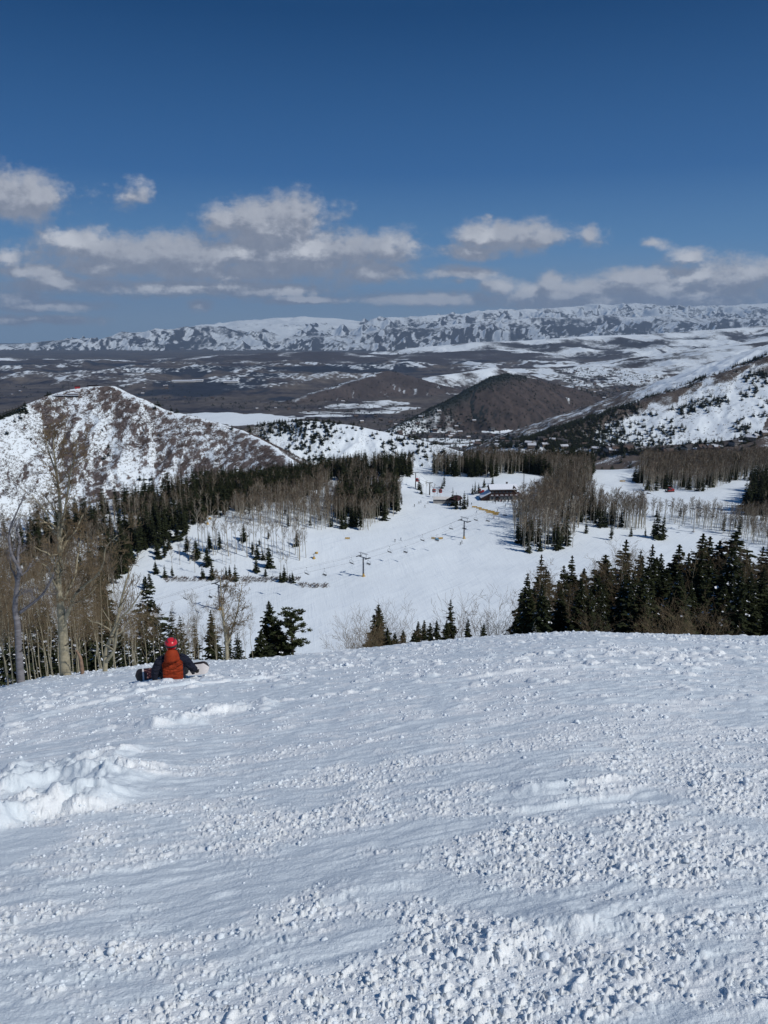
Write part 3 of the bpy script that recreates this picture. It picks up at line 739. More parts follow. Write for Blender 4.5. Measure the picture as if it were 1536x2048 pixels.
def merge(name, items, variants, mats, label, cat, group=None):
    """items: (x,y,z,h,wscale,rz,variant)"""
    Vs = []; Fs = []; Ms = []; n = 0
    for vi in range(len(variants)):
        it = np.array([i[:6] for i in items if i[6] == vi])
        if len(it) == 0: continue
        V, F, M = variants[vi]; k = len(it)
        c = np.cos(it[:, 5])[:, None]; s = np.sin(it[:, 5])[:, None]; h = it[:, 3][:, None]; w = it[:, 4][:, None]
        X = (V[None, :, 0] * c - V[None, :, 1] * s) * h * w + it[:, 0][:, None]
        Y = (V[None, :, 0] * s + V[None, :, 1] * c) * h * w + it[:, 1][:, None]
        Z = V[None, :, 2] * h + it[:, 2][:, None]
        Vs.append(np.stack([X, Y, Z], -1).reshape(-1, 3)); Fs.append((F[None] + (np.arange(k) * len(V))[:, None, None]).reshape(-1, 4) + n)
        Ms.append(np.tile(M, k)); n += k * len(V)
    me = mesh_np(name, np.concatenate(Vs), np.concatenate(Fs), mats, False, np.concatenate(Ms))
    o = link_obj(name, me); return tag(o, label, cat, group, 'stuff')

# ------------------------------------------------------------------ where trees stand
rng = np.random.RandomState(7)
CON = []   # (x,y,z,h,wscale,rz,variant,stand)
ASP = []
def inside(px, py, poly):
    c = np.zeros(len(px), bool); n = len(poly); j = n - 1
    for i in range(n):
        xi, yi = poly[i]; xj, yj = poly[j]
        c ^= ((yi > py) != (yj > py)) & (px < (xj - xi) * (py - yi) / (yj - yi + 1e-9) + xi); j = i
    return c
def stand(poly, spacing, pc, hc, ha, key, dens=None, pcf=None):
    """fill the ground polygon (seen under these pixels) with trees"""
    P = ground_px([p[0] for p in poly], [p[1] for p in poly], n=500)
    P = np.array([q if not np.isnan(q[0]) else (uv_of(*poly[i])[0] * 740, 740, -130) for i, q in enumerate(P)])
    x0, y0 = P[:, 0].min(), P[:, 1].min(); x1, y1 = P[:, 0].max(), P[:, 1].max()
    k = int((x1 - x0) * (y1 - y0) / spacing ** 2)
    xs = rng.uniform(x0, x1, k); ys = rng.uniform(y0, y1, k)
    m = inside(xs, ys, [tuple(p[:2]) for p in P]); xs = xs[m]; ys = ys[m]; zs = Hfull(xs, ys)
    cl = fbm(xs / 28, ys / 28, 3, 500)
    for x, y, z, c in zip(xs, ys, zs, cl):
        if dens is not None and rng.rand() > dens: continue
        p = pc + 1.1 * c * (pc * (1 - pc) * 4)
        if pcf is not None: p += pcf(x, y)
        if rng.rand() < p:
            h = hc * rng.uniform(0.55, 1.12); CON.append((x, y, z - 0.3, h, rng.uniform(.75, 1.15), rng.uniform(0, 6.28), rng.randint(5), key))
        else:
            h = ha * rng.uniform(0.75, 1.12); ASP.append((x, y, z - 0.3, h, rng.uniform(.8, 1.2), rng.uniform(0, 6.28), rng.randint(5), key))
SL = {
 'left': 'in the dark forest below the brushy left ridge',
 'leftlow': 'in the brown wood low on the left behind the grey dead tree',
 'knoll': 'on the aspen knoll left of the small side clearing',
 'middle': 'in the dark wedge of wood left of the ski run bend',
 'back': 'in the long tree line behind the lodge',
 'right': 'in the wood on the right edge of the ski run',
 'rightband': 'in the pale belt of trees under the far right run',
 'rightback': 'in the wood behind the red hut on the right',
 'sparse': 'scattered on the open snow slope left of the ski run',
}
stand([(-60,1080),(60,1062),(150,1040),(300,1003),(400,985),(480,970),(640,952),(660,975),(600,1000),(520,1012),(430,1035),(372,1070),(330,1092),(285,1105),(235,1170),(190,1180),(120,1130),(-60,1130)], 3.5, .50, 17, 14, 'left', pcf=lambda x, y: 0.35 if y > 440 else (-0.1 if x < -130 else 0.15))
stand([(-80,1130),(120,1130),(190,1180),(235,1185),(215,1215),(120,1260),(-80,1330)], 3.0, .10, 13, 14, 'leftlow')
stand([(430,1035),(520,1008),(640,985),(690,1010),(690,1045),(640,1062),(560,1055),(480,1052)], 2.9, .03, 10, 14, 'knoll')
stand([(672,1058),(735,1063),(800,1027),(802,1000),(790,985),(700,975),(672,1000)], 3.3, .50, 19, 16, 'middle')
stand([(640,960),(760,965),(800,962),(828,952),(828,943),(740,940),(640,945)], 3.6, .7, 17, 15, 'back')
stand([(866,952),(980,958),(1000,950),(1060,948),(1100,955),(1185,960),(1185,932),(1060,930),(866,938)], 3.4, .38, 17, 16, 'back')
stand([(1100,940),(1185,950),(1185,925),(1060,925)], 4.2, .9, 21, 15, 'back')
stand([(1022,1055),(1030,1092),(1058,1107),(1140,1098),(1142,1072),(1165,1055),(1290,1062),(1290,1042),(1210,1024),(1165,1002),(1140,985),(1075,1000),(1030,1030)], 3.2, .16, 15, 18, 'right', pcf=lambda x, y: 0.25 if y < 425 else 0)
stand([(1075,1000),(1140,988),(1170,1004),(1180,985),(1172,945),(1110,960)], 3.4, .22, 17, 16, 'right')
stand([(1285,1032),(1330,1044),(1430,1064),(1536,1102),(1640,1130),(1640,1046),(1480,1036),(1340,1032)], 3.2, .06, 12, 12, 'rightband')
stand([(1268,962),(1300,985),(1345,978),(1400,985),(1470,963),(1620,955),(1620,915),(1290,925)], 3.3, .20, 15, 16, 'rightback')
stand([(1484,1030),(1640,1040),(1640,965),(1500,980)], 3.8, .8, 20, 14, 'rightback')

def one(px, base, top, kind='c', key='sparse', w=1.0, v=None):
    p = gp(px, base); d = math.sqrt(p.x ** 2 + p.y ** 2 + p.z ** 2)
    h = (base - top) / FPX * d * 1.04
    (CON if kind == 'c' else ASP).append((p.x, p.y, p.z - .2, h, w, rng.uniform(0, 6.28), rng.randint(5) if v is None else v, key))
for a in [(488,1082,1052),(355,1082,1040),(338,1098,1068),(375,1110,1072),(393,1118,1080),(420,1105,1068),(440,1100,1065),(505,1110,1092),(515,1118,1090),(538,1135,1092),(526,1120,1100),(513,1145,1120),(531,1153,1138),(569,1163,1132),(561,1165,1146),(585,1166,1146),(580,1165,1150),(594,1092,1066),(537,1078,1062),(519,1092,1080),(330,1156,1134),(345,1156,1136),(405,1157,1136),(425,1159,1130),(453,1160,1136),(460,1158,1134),(471,1162,1132),(408,1157,1142),(312,1148,1125),(313,1108,1085),(300,1176,1148),(290,1178,1155),(415,1132,1095),(330,1116,1080),(318,1118,1090),(505,1098,1084)]:
    one(a[0], a[1], a[2] - 4, w=1.35)
for a in [(803,1011,985),(912,1018,985),(920,1016,990),(928,1018,982),(935,1016,988),(905,1012,975),(838,980,955),(842,988,965),(888,975,945),(884,978,960),(950,990,962),(945,988,968),(957,988,965),(968,975,955),(985,968,950),(1076,1000,970),(1313,1078,1022),(1325,1078,1030),(1306,1076,1035),(1222,1080,1040),(1172,1067,1038),(1290,1076,1055),(1268,962,935),(1281,960,930),(1262,1073,1050),(1460,960,935),(1120,1098,1060),(1113,1100,1045)]:
    one(*a, key='near_lodge' if a[0] < 1100 else 'rightsolo', w=1.0)
for px in list(range(396, 620, 7)):
    one(px + rng.uniform(-3, 3), 1085 + (px % 5) * 6 + (px - 396) * 0.06, 1020 + rng.uniform(-8, 25) + (px - 396) * .1, 'a', 'sparse')
for a in [(452,1130,1086),(462,1128,1088),(445,1126,1092),(470,1124,1096),(600,1118,1062),(596,1116,1060),(562,1140,1100),(575,1150,1110),(432,1110,1072),(610,1090,1050),(345,1140,1095),(360,1130,1090),(390,1145,1100),(380,1128,1080),(868,1000,970),(875,1000,975),(860,992,965),(852,990,962),(880,998,972),(846,990,968),(1090,1100,1010),(1145,1095,1040)]:
    one(*a, kind='a', key='sparse')
# trees on the hills beyond the valley
HILLCON = []
def on_hill(k, x0, x1, y0, y1, fn, h0, h1, hid, w=1.3):
    xs = rng.uniform(x0, x1, k); ys = rng.uniform(y0, y1, k); zs, tid, dd = Hfull(xs, ys, True)
    cl = fbm(xs / 90, ys / 90, 3, 600 + k)
    for x, y, z, t, d, c in zip(xs, ys, zs, tid, dd, cl):
        if t == HN.index(hid) and rng.rand() < fn(x, y, d, c):
            HILLCON.append((x, y, z - .5, rng.uniform(h0, h1), w, rng.uniform(0, 6.28), rng.randint(3), hid))
on_hill(7000, -330, 260, 1340, 1800, lambda x, y, d, c: min(1, .02 + 1.6 * max(0, c + .22) * math.exp(-((x + 190) / 75) ** 2 - (d / 90) ** 2) * 1.6 + .55 * (x > -10) * max(0, .2 + c) + .05 * (d < 60)), 6, 12, 'second_hill', 1.6)
on_hill(900, -900, -80, 1080, 1450, lambda x, y, d, c: 0.03 + 0.1 * (d < 12), 5, 10, 'left_ridge', 1.5)
on_hill(24000, 350, 1600, 1500, 2600, lambda x, y, d, c: min(1, 0.8 * max(0, (c - .04) * 2.2) + 0.95 * max(0, 1 - abs(x - (560 + 0.20 * (2350 - y) * 1.0)) / 230) + 0.8 * max(0, 1 - abs(y - 0.25 * x - 1480) / 70)), 10, 17, 'right_mountain', 1.3)
on_hill(5200, 250, 1200, 1250, 2000, lambda x, y, d, c: min(1, 0.12 + 2.2 * max(0, c)), 10, 16, 'right_foot', 1.2)
on_hill(16000, 50, 1500, 4250, 5700, lambda x, y, d, c: min(1, .95 * math.exp(-(d / 70) ** 2) * (x < 1000) + .05 + .5 * max(0, c - .1)), 9, 15, 'dark_hill', 1.5)
on_hill(7000, -900, 900, 5200, 7200, lambda x, y, d, c: .05 + .9 * max(0, c - .05), 9, 16, 'brown_hill', 1.7)
# individuals: ridge-top trees on the left skyline
for (px, py, h) in [(42,838,13),(52,826,10),(30,845,9),(14,868,8),(50,812,9),(95,788,9),(100,787,8),(316,812,12),(205,862,6),(288,862,6),(218,895,6),(225,912,5),(280,960,9),(290,975,9),(62,880,6)] + [(x, 818 + (55 - x) * .35, 12) for x in range(2, 56, 6)]:
    y = 1330 if px > 120 else 1300
    u, v = uv_of(px, py); ys = np.linspace(1080, 1500, 500); H = Hfull(u * ys, ys); hit = np.where(H >= v * ys)[0]
    k = hit[0] if len(hit) else int(np.argmax(H / ys))
    HILLCON.append((u * ys[k], ys[k], H[k] - .3, h, 1.7, px, px % 3, 'left_ridge'))

# ---- split: 300 that show largest stay individuals
def px_size(t): return t[3] / math.hypot(t[0], t[1])
NEARCON = []    # foreground conifers (name: x, y, z, h, w, rz, variant, snowy, key)
def fore(px, y, top, w=1.0, snowy=False, key='crest_right', v=None):
    u, _ = uv_of(px, 1270); x = u * y; z = Hs(x, y); tz = uv_of(px, top)[1] * y
    h = tz - z
    if h < 2: return
    NEARCON.append((x, y, z - 0.2, h, w, rng.uniform(0, 6.28), rng.randint(4) if v is None else v, snowy, key))
env = [(1015,1215),(1035,1180),(1050,1140),(1075,1108),(1100,1135),(1135,1108),(1165,1125),(1205,1112),(1238,1080),(1262,1108),(1290,1090),(1320,1108),(1345,1092),(1365,1120),(1388,1070),(1412,1095),(1450,1062),(1475,1100),(1505,1092),(1536,1110),(1600,1100)]
ex = [e[0] for e in env]; ey = [e[1] for e in env]
for (px, top, y, w) in [(1075,1108,112,.8),(1050,1145,110,.9),(1135,1110,120,.8),(1120,1130,118,.9),(1238,1078,115,1.1),(1200,1108,105,1.5),(1268,1100,118,.8),(1290,1088,122,.9),(1308,1106,120,.9),(1342,1088,115,1.2),(1362,1105,112,1.0),(1386,1066,118,1.2),(1400,1072,122,1.1),(1450,1062,108,1.9),(1420,1080,110,1.3),(1475,1105,105,1.2),(1505,1092,120,.9),(1518,1088,118,.9),(1536,1115,100,1.4),(1160,1135,100,1.1),(1225,1150,100,.9),(1560,1100,110,1.2)]:
    fore(px, y, top, w)
for i in range(175):
    px = rng.uniform(1025, 1600); y = rng.uniform(66, 126); top = np.interp(px, ex, ey) + 6 + rng.exponential(45) + (130 - y) * 0.4
    if top < 1245: fore(px, y, top, rng.uniform(.75, 1.2), rng.rand() < .25)
for (px, top, y, w, sn) in [(757,1207,88,1.15,0),(742,1262,80,1.3,0),(775,1252,78,1.2,0),(790,1262,84,1.2,0),(806,1258,86,1.3,0),(836,1240,92,1.0,0),(848,1238,95,1.0,0),(860,1243,92,1.1,0),(873,1238,90,1.0,0),(900,1197,98,.8,0),(893,1238,90,1.0,0),(935,1233,90,.8,0),(967,1243,84,1.1,0),(828,1262,84,1.3,0)]:
    fore(px, y, top, w, bool(sn), 'crest_middle')
for (px, top, y, w, sn) in [(540,1198,62,1.25,0),(522,1255,58,1.4,0),(555,1240,60,1.5,0),(424,1216,58,.95,0),(300,1150,62,1.15,1),(288,1230,55,1.4,1),(345,1218,58,.9,1),(362,1228,64,.8,1),(390,1232,60,.8,1),(318,1240,52,1.1,1),(172,1165,52,1.3,1),(200,1225,48,1.1,1),(60,1240,46,1.4,1),(10,1260,42,1.4,1),(240,1240,50,1.1,1),(110,1235,50,1.4,1),(455,1250,60,1.1,1),(475,1262,56,1.2,1),(150,1200,60,1.1,1),(262,1262,44,1.3,1),(30,1215,60,1.1,1),(85,1190,66,1.1,1),(215,1140,80,1.0,0),(205,1150,85,1.0,0)]:
    fore(px, y, top, w, bool(sn), 'crest_left')
NL = {'crest_right': 'tall dark conifer in the dense stand behind the right of the snow crest',
      'crest_middle': 'conifer poking up behind the middle of the snow crest in front of the ski run',
      'crest_left': 'snow-flecked conifer among bare aspens behind the seated snowboarder on the left'}
SPECIAL = {(757,1207): 'tall conifer with a broad tufted top among grey brush behind the middle of the crest',
           (540,1198): 'broad pointed conifer standing alone beside the ragged pine behind the crest'}
base = {}
for i, (x, y, z, h, w, rz, v, sn, key) in enumerate(NEARCON):
    src = (HIS if sn else HI)[v % (3 if sn else 4)]
    r = empty("conifer_tree", (x, y, z), rz, (h * w, h * w, h))
    link_obj("crown", src[0], r); link_obj("trunk", src[1], r)
    tag(r, NL[key], 'conifer', {'crest_right': 'conifers behind the right of the crest', 'crest_middle': 'conifers behind the middle of the crest', 'crest_left': 'conifers behind the seated snowboarder'}[key])
    if key == 'crest_middle' and i and abs(x / y - uv_of(757, 1270)[0]) < 1e-3: r['label'] = 'tallest conifer with a tufted top among grey brush behind the mid crest'; del r['group']
    if key == 'crest_middle' and abs(x / y - uv_of(900, 1270)[0]) < 1e-3: r['label'] = 'slim spire-like conifer, tallest tree just right of centre behind the crest'; del r['group']
    if key == 'crest_left' and abs(x / y - uv_of(540, 1270)[0]) < 1e-3: r['label'] = 'broad pointed dark conifer just left of the ragged pine behind the crest'; del r['group']
    if key == 'crest_right' and abs(x / y - uv_of(1450, 1270)[0]) < 1e-6: r['label'] = 'tallest and broadest conifer above the dense stand near the right edge'; del r['group']
KEYN = 300 - len(NEARCON)
CON.sort(key=px_size, reverse=True)
GL = {k: 'conifers ' + v for k, v in SL.items()}
SL['near_lodge'] = 'standing singly on the snow around the lodge'; GL['near_lodge'] = 'lone conifers around the lodge'
SL['rightsolo'] = 'at the edge of the small clearing right of the ski run'; GL['rightsolo'] = 'conifers by the right clearing'
for t in CON[:KEYN]:
    o = link_obj("conifer_tree", MIDM[t[6]], None, t[:3], t[5], (t[3] * t[4], t[3] * t[4], t[3]))
    tag(o, 'small dark conifer ' + SL[t[7]], 'conifer', GL[t[7]])
# town and valley-floor trees
def region_pts(n, poly, y0, y1):
    xs0 = min(q[0] for q in poly); xs1 = max(q[0] for q in poly); ys0 = min(q[1] for q in poly); ys1 = max(q[1] for q in poly)
    a = rng.uniform(xs0, xs1, n); b = rng.uniform(ys0, ys1, n); m = inside(a, b, poly)
    P = ground_px(a[m], b[m], y0=y0, y1=y1, n=260); return P[~np.isnan(P[:, 0])]
TOWNS = [([(1105,735),(1240,742),(1330,755),(1420,775),(1330,790),(1220,812),(1130,770)], 1700, 4200, 15000), ([(420,806),(700,800),(960,830),(1000,868),(800,862),(600,825),(430,822)], 900, 2600, 9000),
         ([(730,862),(1060,870),(1180,885),(1190,900),(900,897),(760,880)], 900, 2000, 6000), ([(0,770),(330,770),(480,800),(330,815),(280,790),(0,800)], 260, 3000, 14000), ([(1180,893),(1350,900),(1536,890),(1536,905),(1200,912)], 300, 1500, 3000)]
for poly, n, y0, y1 in TOWNS:
    for q in region_pts(n, poly, y0, y1):
        HILLCON.append((q[0], q[1], q[2] - 1, rng.uniform(6, 15) * (1 + q[1] / 20000), 1.9, 0.5, rng.randint(3), 'town'))
merge("conifer_forest", [t[:7] for t in CON[KEYN:]] + [t[:6] + (t[6] + len(MIDN),) for t in HILLCON], MIDN + FARN, [M_CON, M_CTRUNK], 'dark conifer woods round the ski runs and dotting the ridges and valley beyond', 'forest')

# ------------------------------------------------------------------ bare aspens, branching
def branch(mb, p, d, L_, r, depth, rnd, m1, m2, up=0.25, wander=0.22, n=5, sides=None, twig=0.0035):
    pts = [Vector(p)]; rr = [r]; d = Vector(d).normalized(); k = n
    for i in range(k):
        d = (d + Vector((rnd.gauss(0, wander), rnd.gauss(0, wander), rnd.gauss(0, wander) + up * 0.4))).normalized()
        pts.append(pts[-1] + d * (L_ / k)); rr.append(max(twig, r * (1 - 0.75 * (i + 1) / k)))
    mb.tube(pts, rr, m1 if r > 0.022 else m2, (6 if r > 0.05 else (4 if r > 0.012 else 3)), cap=False)
    if depth <= 0: return
    nb = rnd.randint(3, 5) if depth > 1 else rnd.randint(3, 5)
    for j in range(nb):
        i = rnd.randint(1, k); t = pts[i]; dd_ = (pts[i] - pts[i - 1]).normalized()
        ax = dd_.orthogonal().normalized(); ax.rotate(Matrix.Rotation(rnd.uniform(0, 6.28), 3, dd_))
        nd = (dd_ * 0.75 + ax * rnd.uniform(0.45, 0.95)).normalized()
        branch(mb, t, nd, L_ * rnd.uniform(0.38, 0.62), max(twig, rr[i] * 0.62), depth - 1, rnd, m1, m2, up, wander, max(3, n - 1), twig=twig)
def spine(mb, pts, rads, m1, m2, rnd, nb=10, t0=0.35, bl=0.3, depth=2, ang=0.8, twig=0.0035, sides=10, up=.3):
    """main stem through 3-D points with side branches"""
    P = [Vector(p) for p in pts]; out = []; R = []
    for i in range(len(P) - 1):
        for s in range(4):
            t = s / 4; a = P[max(i - 1, 0)]; b = P[i]; c = P[i + 1]; e = P[min(i + 2, len(P) - 1)]
            q = 0.5 * ((2 * b) + (c - a) * t + (2 * a - 5 * b + 4 * c - e) * t * t + (3 * b - a - 3 * c + e) * t ** 3)
            out.append(q); R.append(rads[i] + (rads[i + 1] - rads[i]) * t)
    out.append(P[-1]); R.append(rads[-1])
    mb.tube(out, R, m1, sides, cap=True)
    tot = sum((out[i + 1] - out[i]).length for i in range(len(out) - 1))
    for j in range(nb):
        f = t0 + (1 - t0) * (j + rnd.random()) / nb; i = min(len(out) - 2, int(f * (len(out) - 1)))
        dd_ = (out[i + 1] - out[i]).normalized(); ax = dd_.orthogonal().normalized(); ax.rotate(Matrix.Rotation(rnd.uniform(0, 6.28), 3, dd_))
        nd = (dd_ * 0.7 + ax * ang * rnd.uniform(.6, 1.2)).normalized()
        branch(mb, out[i], nd, tot * bl * (1.1 - 0.55 * f) * rnd.uniform(.7, 1.25), max(twig, R[i] * 0.5), depth, rnd, m1, m2, twig=twig, up=up)
    return out
def hero(name, y, stems, label, m1, m2, seed, twig=0.005, cat='tree'):
    """stems: list of (pixel pts, radii m, depth offsets, nb, bl, depth); the first is the trunk"""
    rnd = random.Random(seed); b0 = stems[0][0][0]
    u, _ = uv_of(*b0); x0 = u * y; z0 = Hs(x0, y) - 0.25
    root = empty(name, (x0, y, z0))
    for si, (pts, rad, dy, nb, bl, dep) in enumerate(stems):
        mb = MB(); q = []
        for i, (px, py) in enumerate(pts):
            yy_ = y + dy[0] + (dy[1] - dy[0]) * i / (len(pts) - 1)
            p = at(px, py, yy_)
            if si == 0 and i == 0: p = Vector((x0, y, z0))
            q.append(p - root.location)
        spine(mb, q, rad, m1, m2, rnd, nb, .3 if si == 0 else .15, bl, dep, twig=twig)
        mb.build('trunk' if si == 0 else 'limb', root, smooth_=True)
    return tag(root, label, cat)
hero('aspen_tree', 24.5, [
  ([(131,1350),(127,1290),(124,1240),(119,1190),(117,1150),(120,1110),(118,1060),(121,1020),(116,970),(111,930),(107,890),(108,860)],[.205,.165,.145,.105,.085,.075,.066,.056,.044,.033,.022,.010],(0,0),20,.15,3),
  ([(128,1242),(140,1215),(150,1190),(172,1168),(195,1150),(207,1125),(212,1095),(235,1070)],[.075,.058,.048,.038,.032,.026,.02,.008],(0,-1.2),16,.26,3),
  ([(124,1205),(137,1180),(150,1150),(155,1115),(160,1085),(162,1060)],[.045,.036,.03,.025,.018,.009],(0,.8),12,.26,3),
  ([(121,1110),(132,1085),(152,1060),(163,1035),(180,1010)],[.045,.036,.028,.02,.009],(0,.6),12,.28,3),
  ([(120,1075),(128,1030),(135,985),(141,945),(150,910),(155,880)],[.045,.038,.03,.024,.016,.008],(0,-.7),14,.24,3),
  ([(118,1062),(100,1046),(80,1046)],[.04,.03,.014],(0,-.5),4,.6,2),
  ([(98,1046),(92,1025),(76,1005),(62,990)],[.026,.02,.015,.008],(-.3,-.9),5,.5,2),
  ([(112,945),(98,905),(92,880),(86,855)],[.03,.022,.014,.007],(0,.5),8,.4,2),
 ], 'tall pale bare aspen with a forked trunk standing left of the seated snowboarder', M_ASP, M_TWIG, 3)
hero('dead_tree', 24.0, [
  ([(42,1372),(38,1310),(35,1250),(30,1215),(36,1160),(40,1140),(24,1110),(19,1080),(21,1055),(38,1015),(52,985)],[.14,.115,.10,.085,.065,.055,.045,.036,.028,.02,.009],(0,0),12,.14,2),
  ([(37,1148),(36,1110),(40,1080),(34,1062),(38,1045)],[.05,.045,.04,.03,.012],(0,.4),5,.3,2),
  ([(40,1225),(60,1210),(84,1190),(100,1165),(108,1145)],[.055,.045,.038,.03,.012],(0,-.3),6,.3,2),
 ], 'twisted grey dead tree without leaves at the left edge of the snow', M_DEAD, M_DEAD, 5, cat='dead tree')
hero('aspen_tree', 23.5, [
  ([(208,1340),(212,1305),(222,1275),(234,1240),(243,1200),(252,1165),(262,1130)],[.085,.075,.06,.05,.04,.028,.01],(0,.4),10,.30,2),
  ([(213,1322),(228,1300),(234,1262),(240,1240),(262,1215),(285,1180)],[.06,.05,.042,.035,.025,.01],(0,-.5),9,.34,2),
 ], 'short twin-stemmed bare aspen with curved branches just left of the snowboarder', M_ASP, M_TWIG, 8)
hero('aspen_tree', 30, [
  ([(454,1330),(452,1280),(446,1235),(442,1190),(440,1150)],[.085,.06,.042,.028,.010],(0,0),18,.24,3),
  ([(455,1290),(466,1255),(476,1215),(484,1170)],[.045,.032,.022,.010],(0,.5),12,.3,3)],
 'bare aspen with a thick double stem below the near lift tower', M_ASP, M_TWIG, 12)
hero('broken_stump', 23.8, [([(165,1345),(162,1322),(158,1310),(152,1300)],[.075,.06,.045,.02],(0,0),0,.1,0)],
 'broken reddish snapped tree stump leaning beside the tall pale aspen', simple("broken_wood", (0.34, 0.22, 0.15), (0.2, 0.14, 0.1), 6), M_TWIG, 2, cat='stump')
# generic bare trees sharing meshes
def generic_aspen(seed, h=9, r=.085, nb=14, bl=.3, twig=.006, bare=.3, depth=2):
    rnd = random.Random(seed); mb = MB(); pts = [(0, 0, 0)]
    x = y = 0
    for i in range(1, 6): x += rnd.gauss(0, .13); y += rnd.gauss(0, .13); pts.append((x, y, h * i / 5))
    out = spine(mb, pts, [r, r * .85, r * .68, r * .5, r * .3, .01], M_ASP, M_TWIG, rnd, nb, bare, bl, depth, twig=twig, sides=7, ang=.75)
    return mb.mesh("aspen_tree", True)
GA = [generic_aspen(i, nb=n + 1, bl=b, bare=ba, r=.062, depth=3, twig=.0045) for i, (n, b, ba) in enumerate([(14, .28, .35), (12, .22, .5), (16, .33, .25), (11, .26, .45)], 40)]
def bushy(seed, h=5):
    rnd = random.Random(seed); mb = MB()
    for i in range(6):
        a = rnd.uniform(0, 6.28); d = Vector((math.cos(a) * .35, math.sin(a) * .35, 1)); branch(mb, (0, 0, 0), d, h * rnd.uniform(.6, .9), .03, 3, rnd, M_TWIG, M_TWIG, .25, .12, 5, twig=.006)
    return mb.mesh("bare_shrub", True)
GB = [bushy(i) for i in (61, 62)]
def place_asp(px, y, top, meshes, i, sc_w=1.0, name="aspen_tree", label='', group=''):
    u, _ = uv_of(px, 1270); x = u * y; z = Hs(x, y); h = uv_of(px, top)[1] * y - z
    hh = 9.0 if meshes is GA else 5.0
    if h < 1.2: return
    o = link_obj(name, meshes[i % len(meshes)], None, (x, y, z - .15), rng.uniform(0, 6.28), (h / hh * sc_w, h / hh * sc_w, h / hh))
    tag(o, label, 'bare tree' if name == 'aspen_tree' else 'shrub', group)
A1 = 'slender bare aspen stem in the thicket behind the left edge of the snow slope'
for i in range(80):
    px = rng.uniform(-60, 330) if i < 60 else rng.uniform(330, 520); y = rng.uniform(27, 62)
    top = np.interp(px, [-60, 100, 200, 330, 500], [1120, 1130, 1150, 1200, 1215]) + rng.uniform(-25, 75)
    place_asp(px, y, top, GA, i, rng.uniform(.55, .85), label=A1, group='aspens in the thicket behind the snowboarder')
for i, (px, y, top) in enumerate([(12,25.5,1180),(3,26,1150),(62,27,1200),(85,28,1190),(185,28,1200),(150,29,1170),(98,27,1230),(270,30,1230),(305,30,1240),(225,32,1180)]):
    place_asp(px, y, top, GA, i + 1, 1.2, label=A1, group='aspens in the thicket behind the snowboarder')
A2 = 'round bare grey brown shrub behind the middle of the snow crest'
for i, (px, y, top) in enumerate([(702,74,1262),(712,76,1252),(725,78,1256),(736,76,1250),(785,86,1246),(798,84,1250),(770,84,1268),(945,98,1206),(987,94,1226),(1012,94,1222),(912,98,1238),(955,94,1246),(748,80,1262)]):
    place_asp(px, y, top, GB, i, 1.0, name='bare_shrub', label=A2, group='bare shrubs behind the middle of the crest')
A3 = 'pale bare aspen mixed into the conifer stand behind the right of the crest'
for i in range(45):
    px = rng.uniform(1020, 1560); y = rng.uniform(85, 118); top = np.interp(px, ex, ey) + rng.uniform(15, 110)
    place_asp(px, y, min(top, 1240), GA, i, 1.0, label=A3, group='bare aspens in the right-hand stand')
for i, (px, y, top) in enumerate([(1190,60,1232),(1320,60,1215),(1395,62,1215),(1370,58,1235),(1345,62,1225),(1290,64,1235),(1440,62,1235)]):
    place_asp(px, y, top, GB, i, 1.1, name='bare_shrub', label='bare pale shrub in front of the dark conifer stand right of centre', group='bare shrubs before the right-hand stand')
# ragged pine at centre left
def pine(px, y, top):
    r = np.random.RandomState(5); u, _ = uv_of(px, 1270); x = u * y; z = Hs(x, y); h = uv_of(px, top)[1] * y - z
    root = empty("pine_tree", (x, y, z - .2)); mb = MB()
    mb.tube([(0, 0, 0), (.1, 0, h * .5), (0, 0, h * .97)], [.16, .12, .05], M_CTRUNK, 7); C = []; A = []; B = []
    for k in range(44):
        t = .30 + .70 * (k + r.rand()) / 44; a = r.rand() * 6.28; L_ = h * (.12 + .13 * math.sin(math.pi * min(1, (1.03 - t) / .75) ** .8)) * r.uniform(.6, 1.2)
        d = np.array([math.cos(a), math.sin(a), .18 + .35 * r.rand()]); p0 = np.array([0, 0, h * t * .97])
        mb.tube([p0, p0 + d * L_ * .5, p0 + d * L_], [.04, .028, .015], M_CTRUNK, 4)
        for c_ in range(3):
            cen = p0 + d * L_ * (1.0 - .28 * c_) + r.randn(3) * .1
            for j in range(34):
                v = unit(r.randn(3)) * np.array([1, 1, .45]); C.append(cen + v * .24 * r.rand() ** .5); dd_ = unit(v + np.array([0, 0, .3])); A.append(dd_ * .11); B.append(unit(np.cross(dd_, r.randn(3))) * .028)
    V, F = quads_np(np.array(C), np.array(A), np.array(B)); link_obj("crown", mesh_np("crown", V, F, [M_CON2], False), root)
    mb.build("trunk", root, smooth_=True)
    return tag(root, 'ragged round-topped green pine with tufted branches right of the pointed conifer', 'pine')
pine(582, 60, 1216)
# aspens further away
ASP.sort(key=px_size, reverse=True)
NA = 300 - sum(1 for o in bpy.data.objects if o.name.startswith('aspen_tree'))
for t in ASP[:NA]:
    o = link_obj("aspen_tree", ASPM[t[6]], None, t[:3], t[5], (t[3] * t[4], t[3] * t[4], t[3]))
    tag(o, 'leafless aspen ' + SL[t[7]], 'bare tree', 'aspens ' + SL[t[7]])
merge("aspen_grove", [t[:7] for t in ASP[NA:]], ASPN, [M_ASPM, M_TWIGM], 'brown leafless aspen woods round the ski runs in the valley', 'woods')
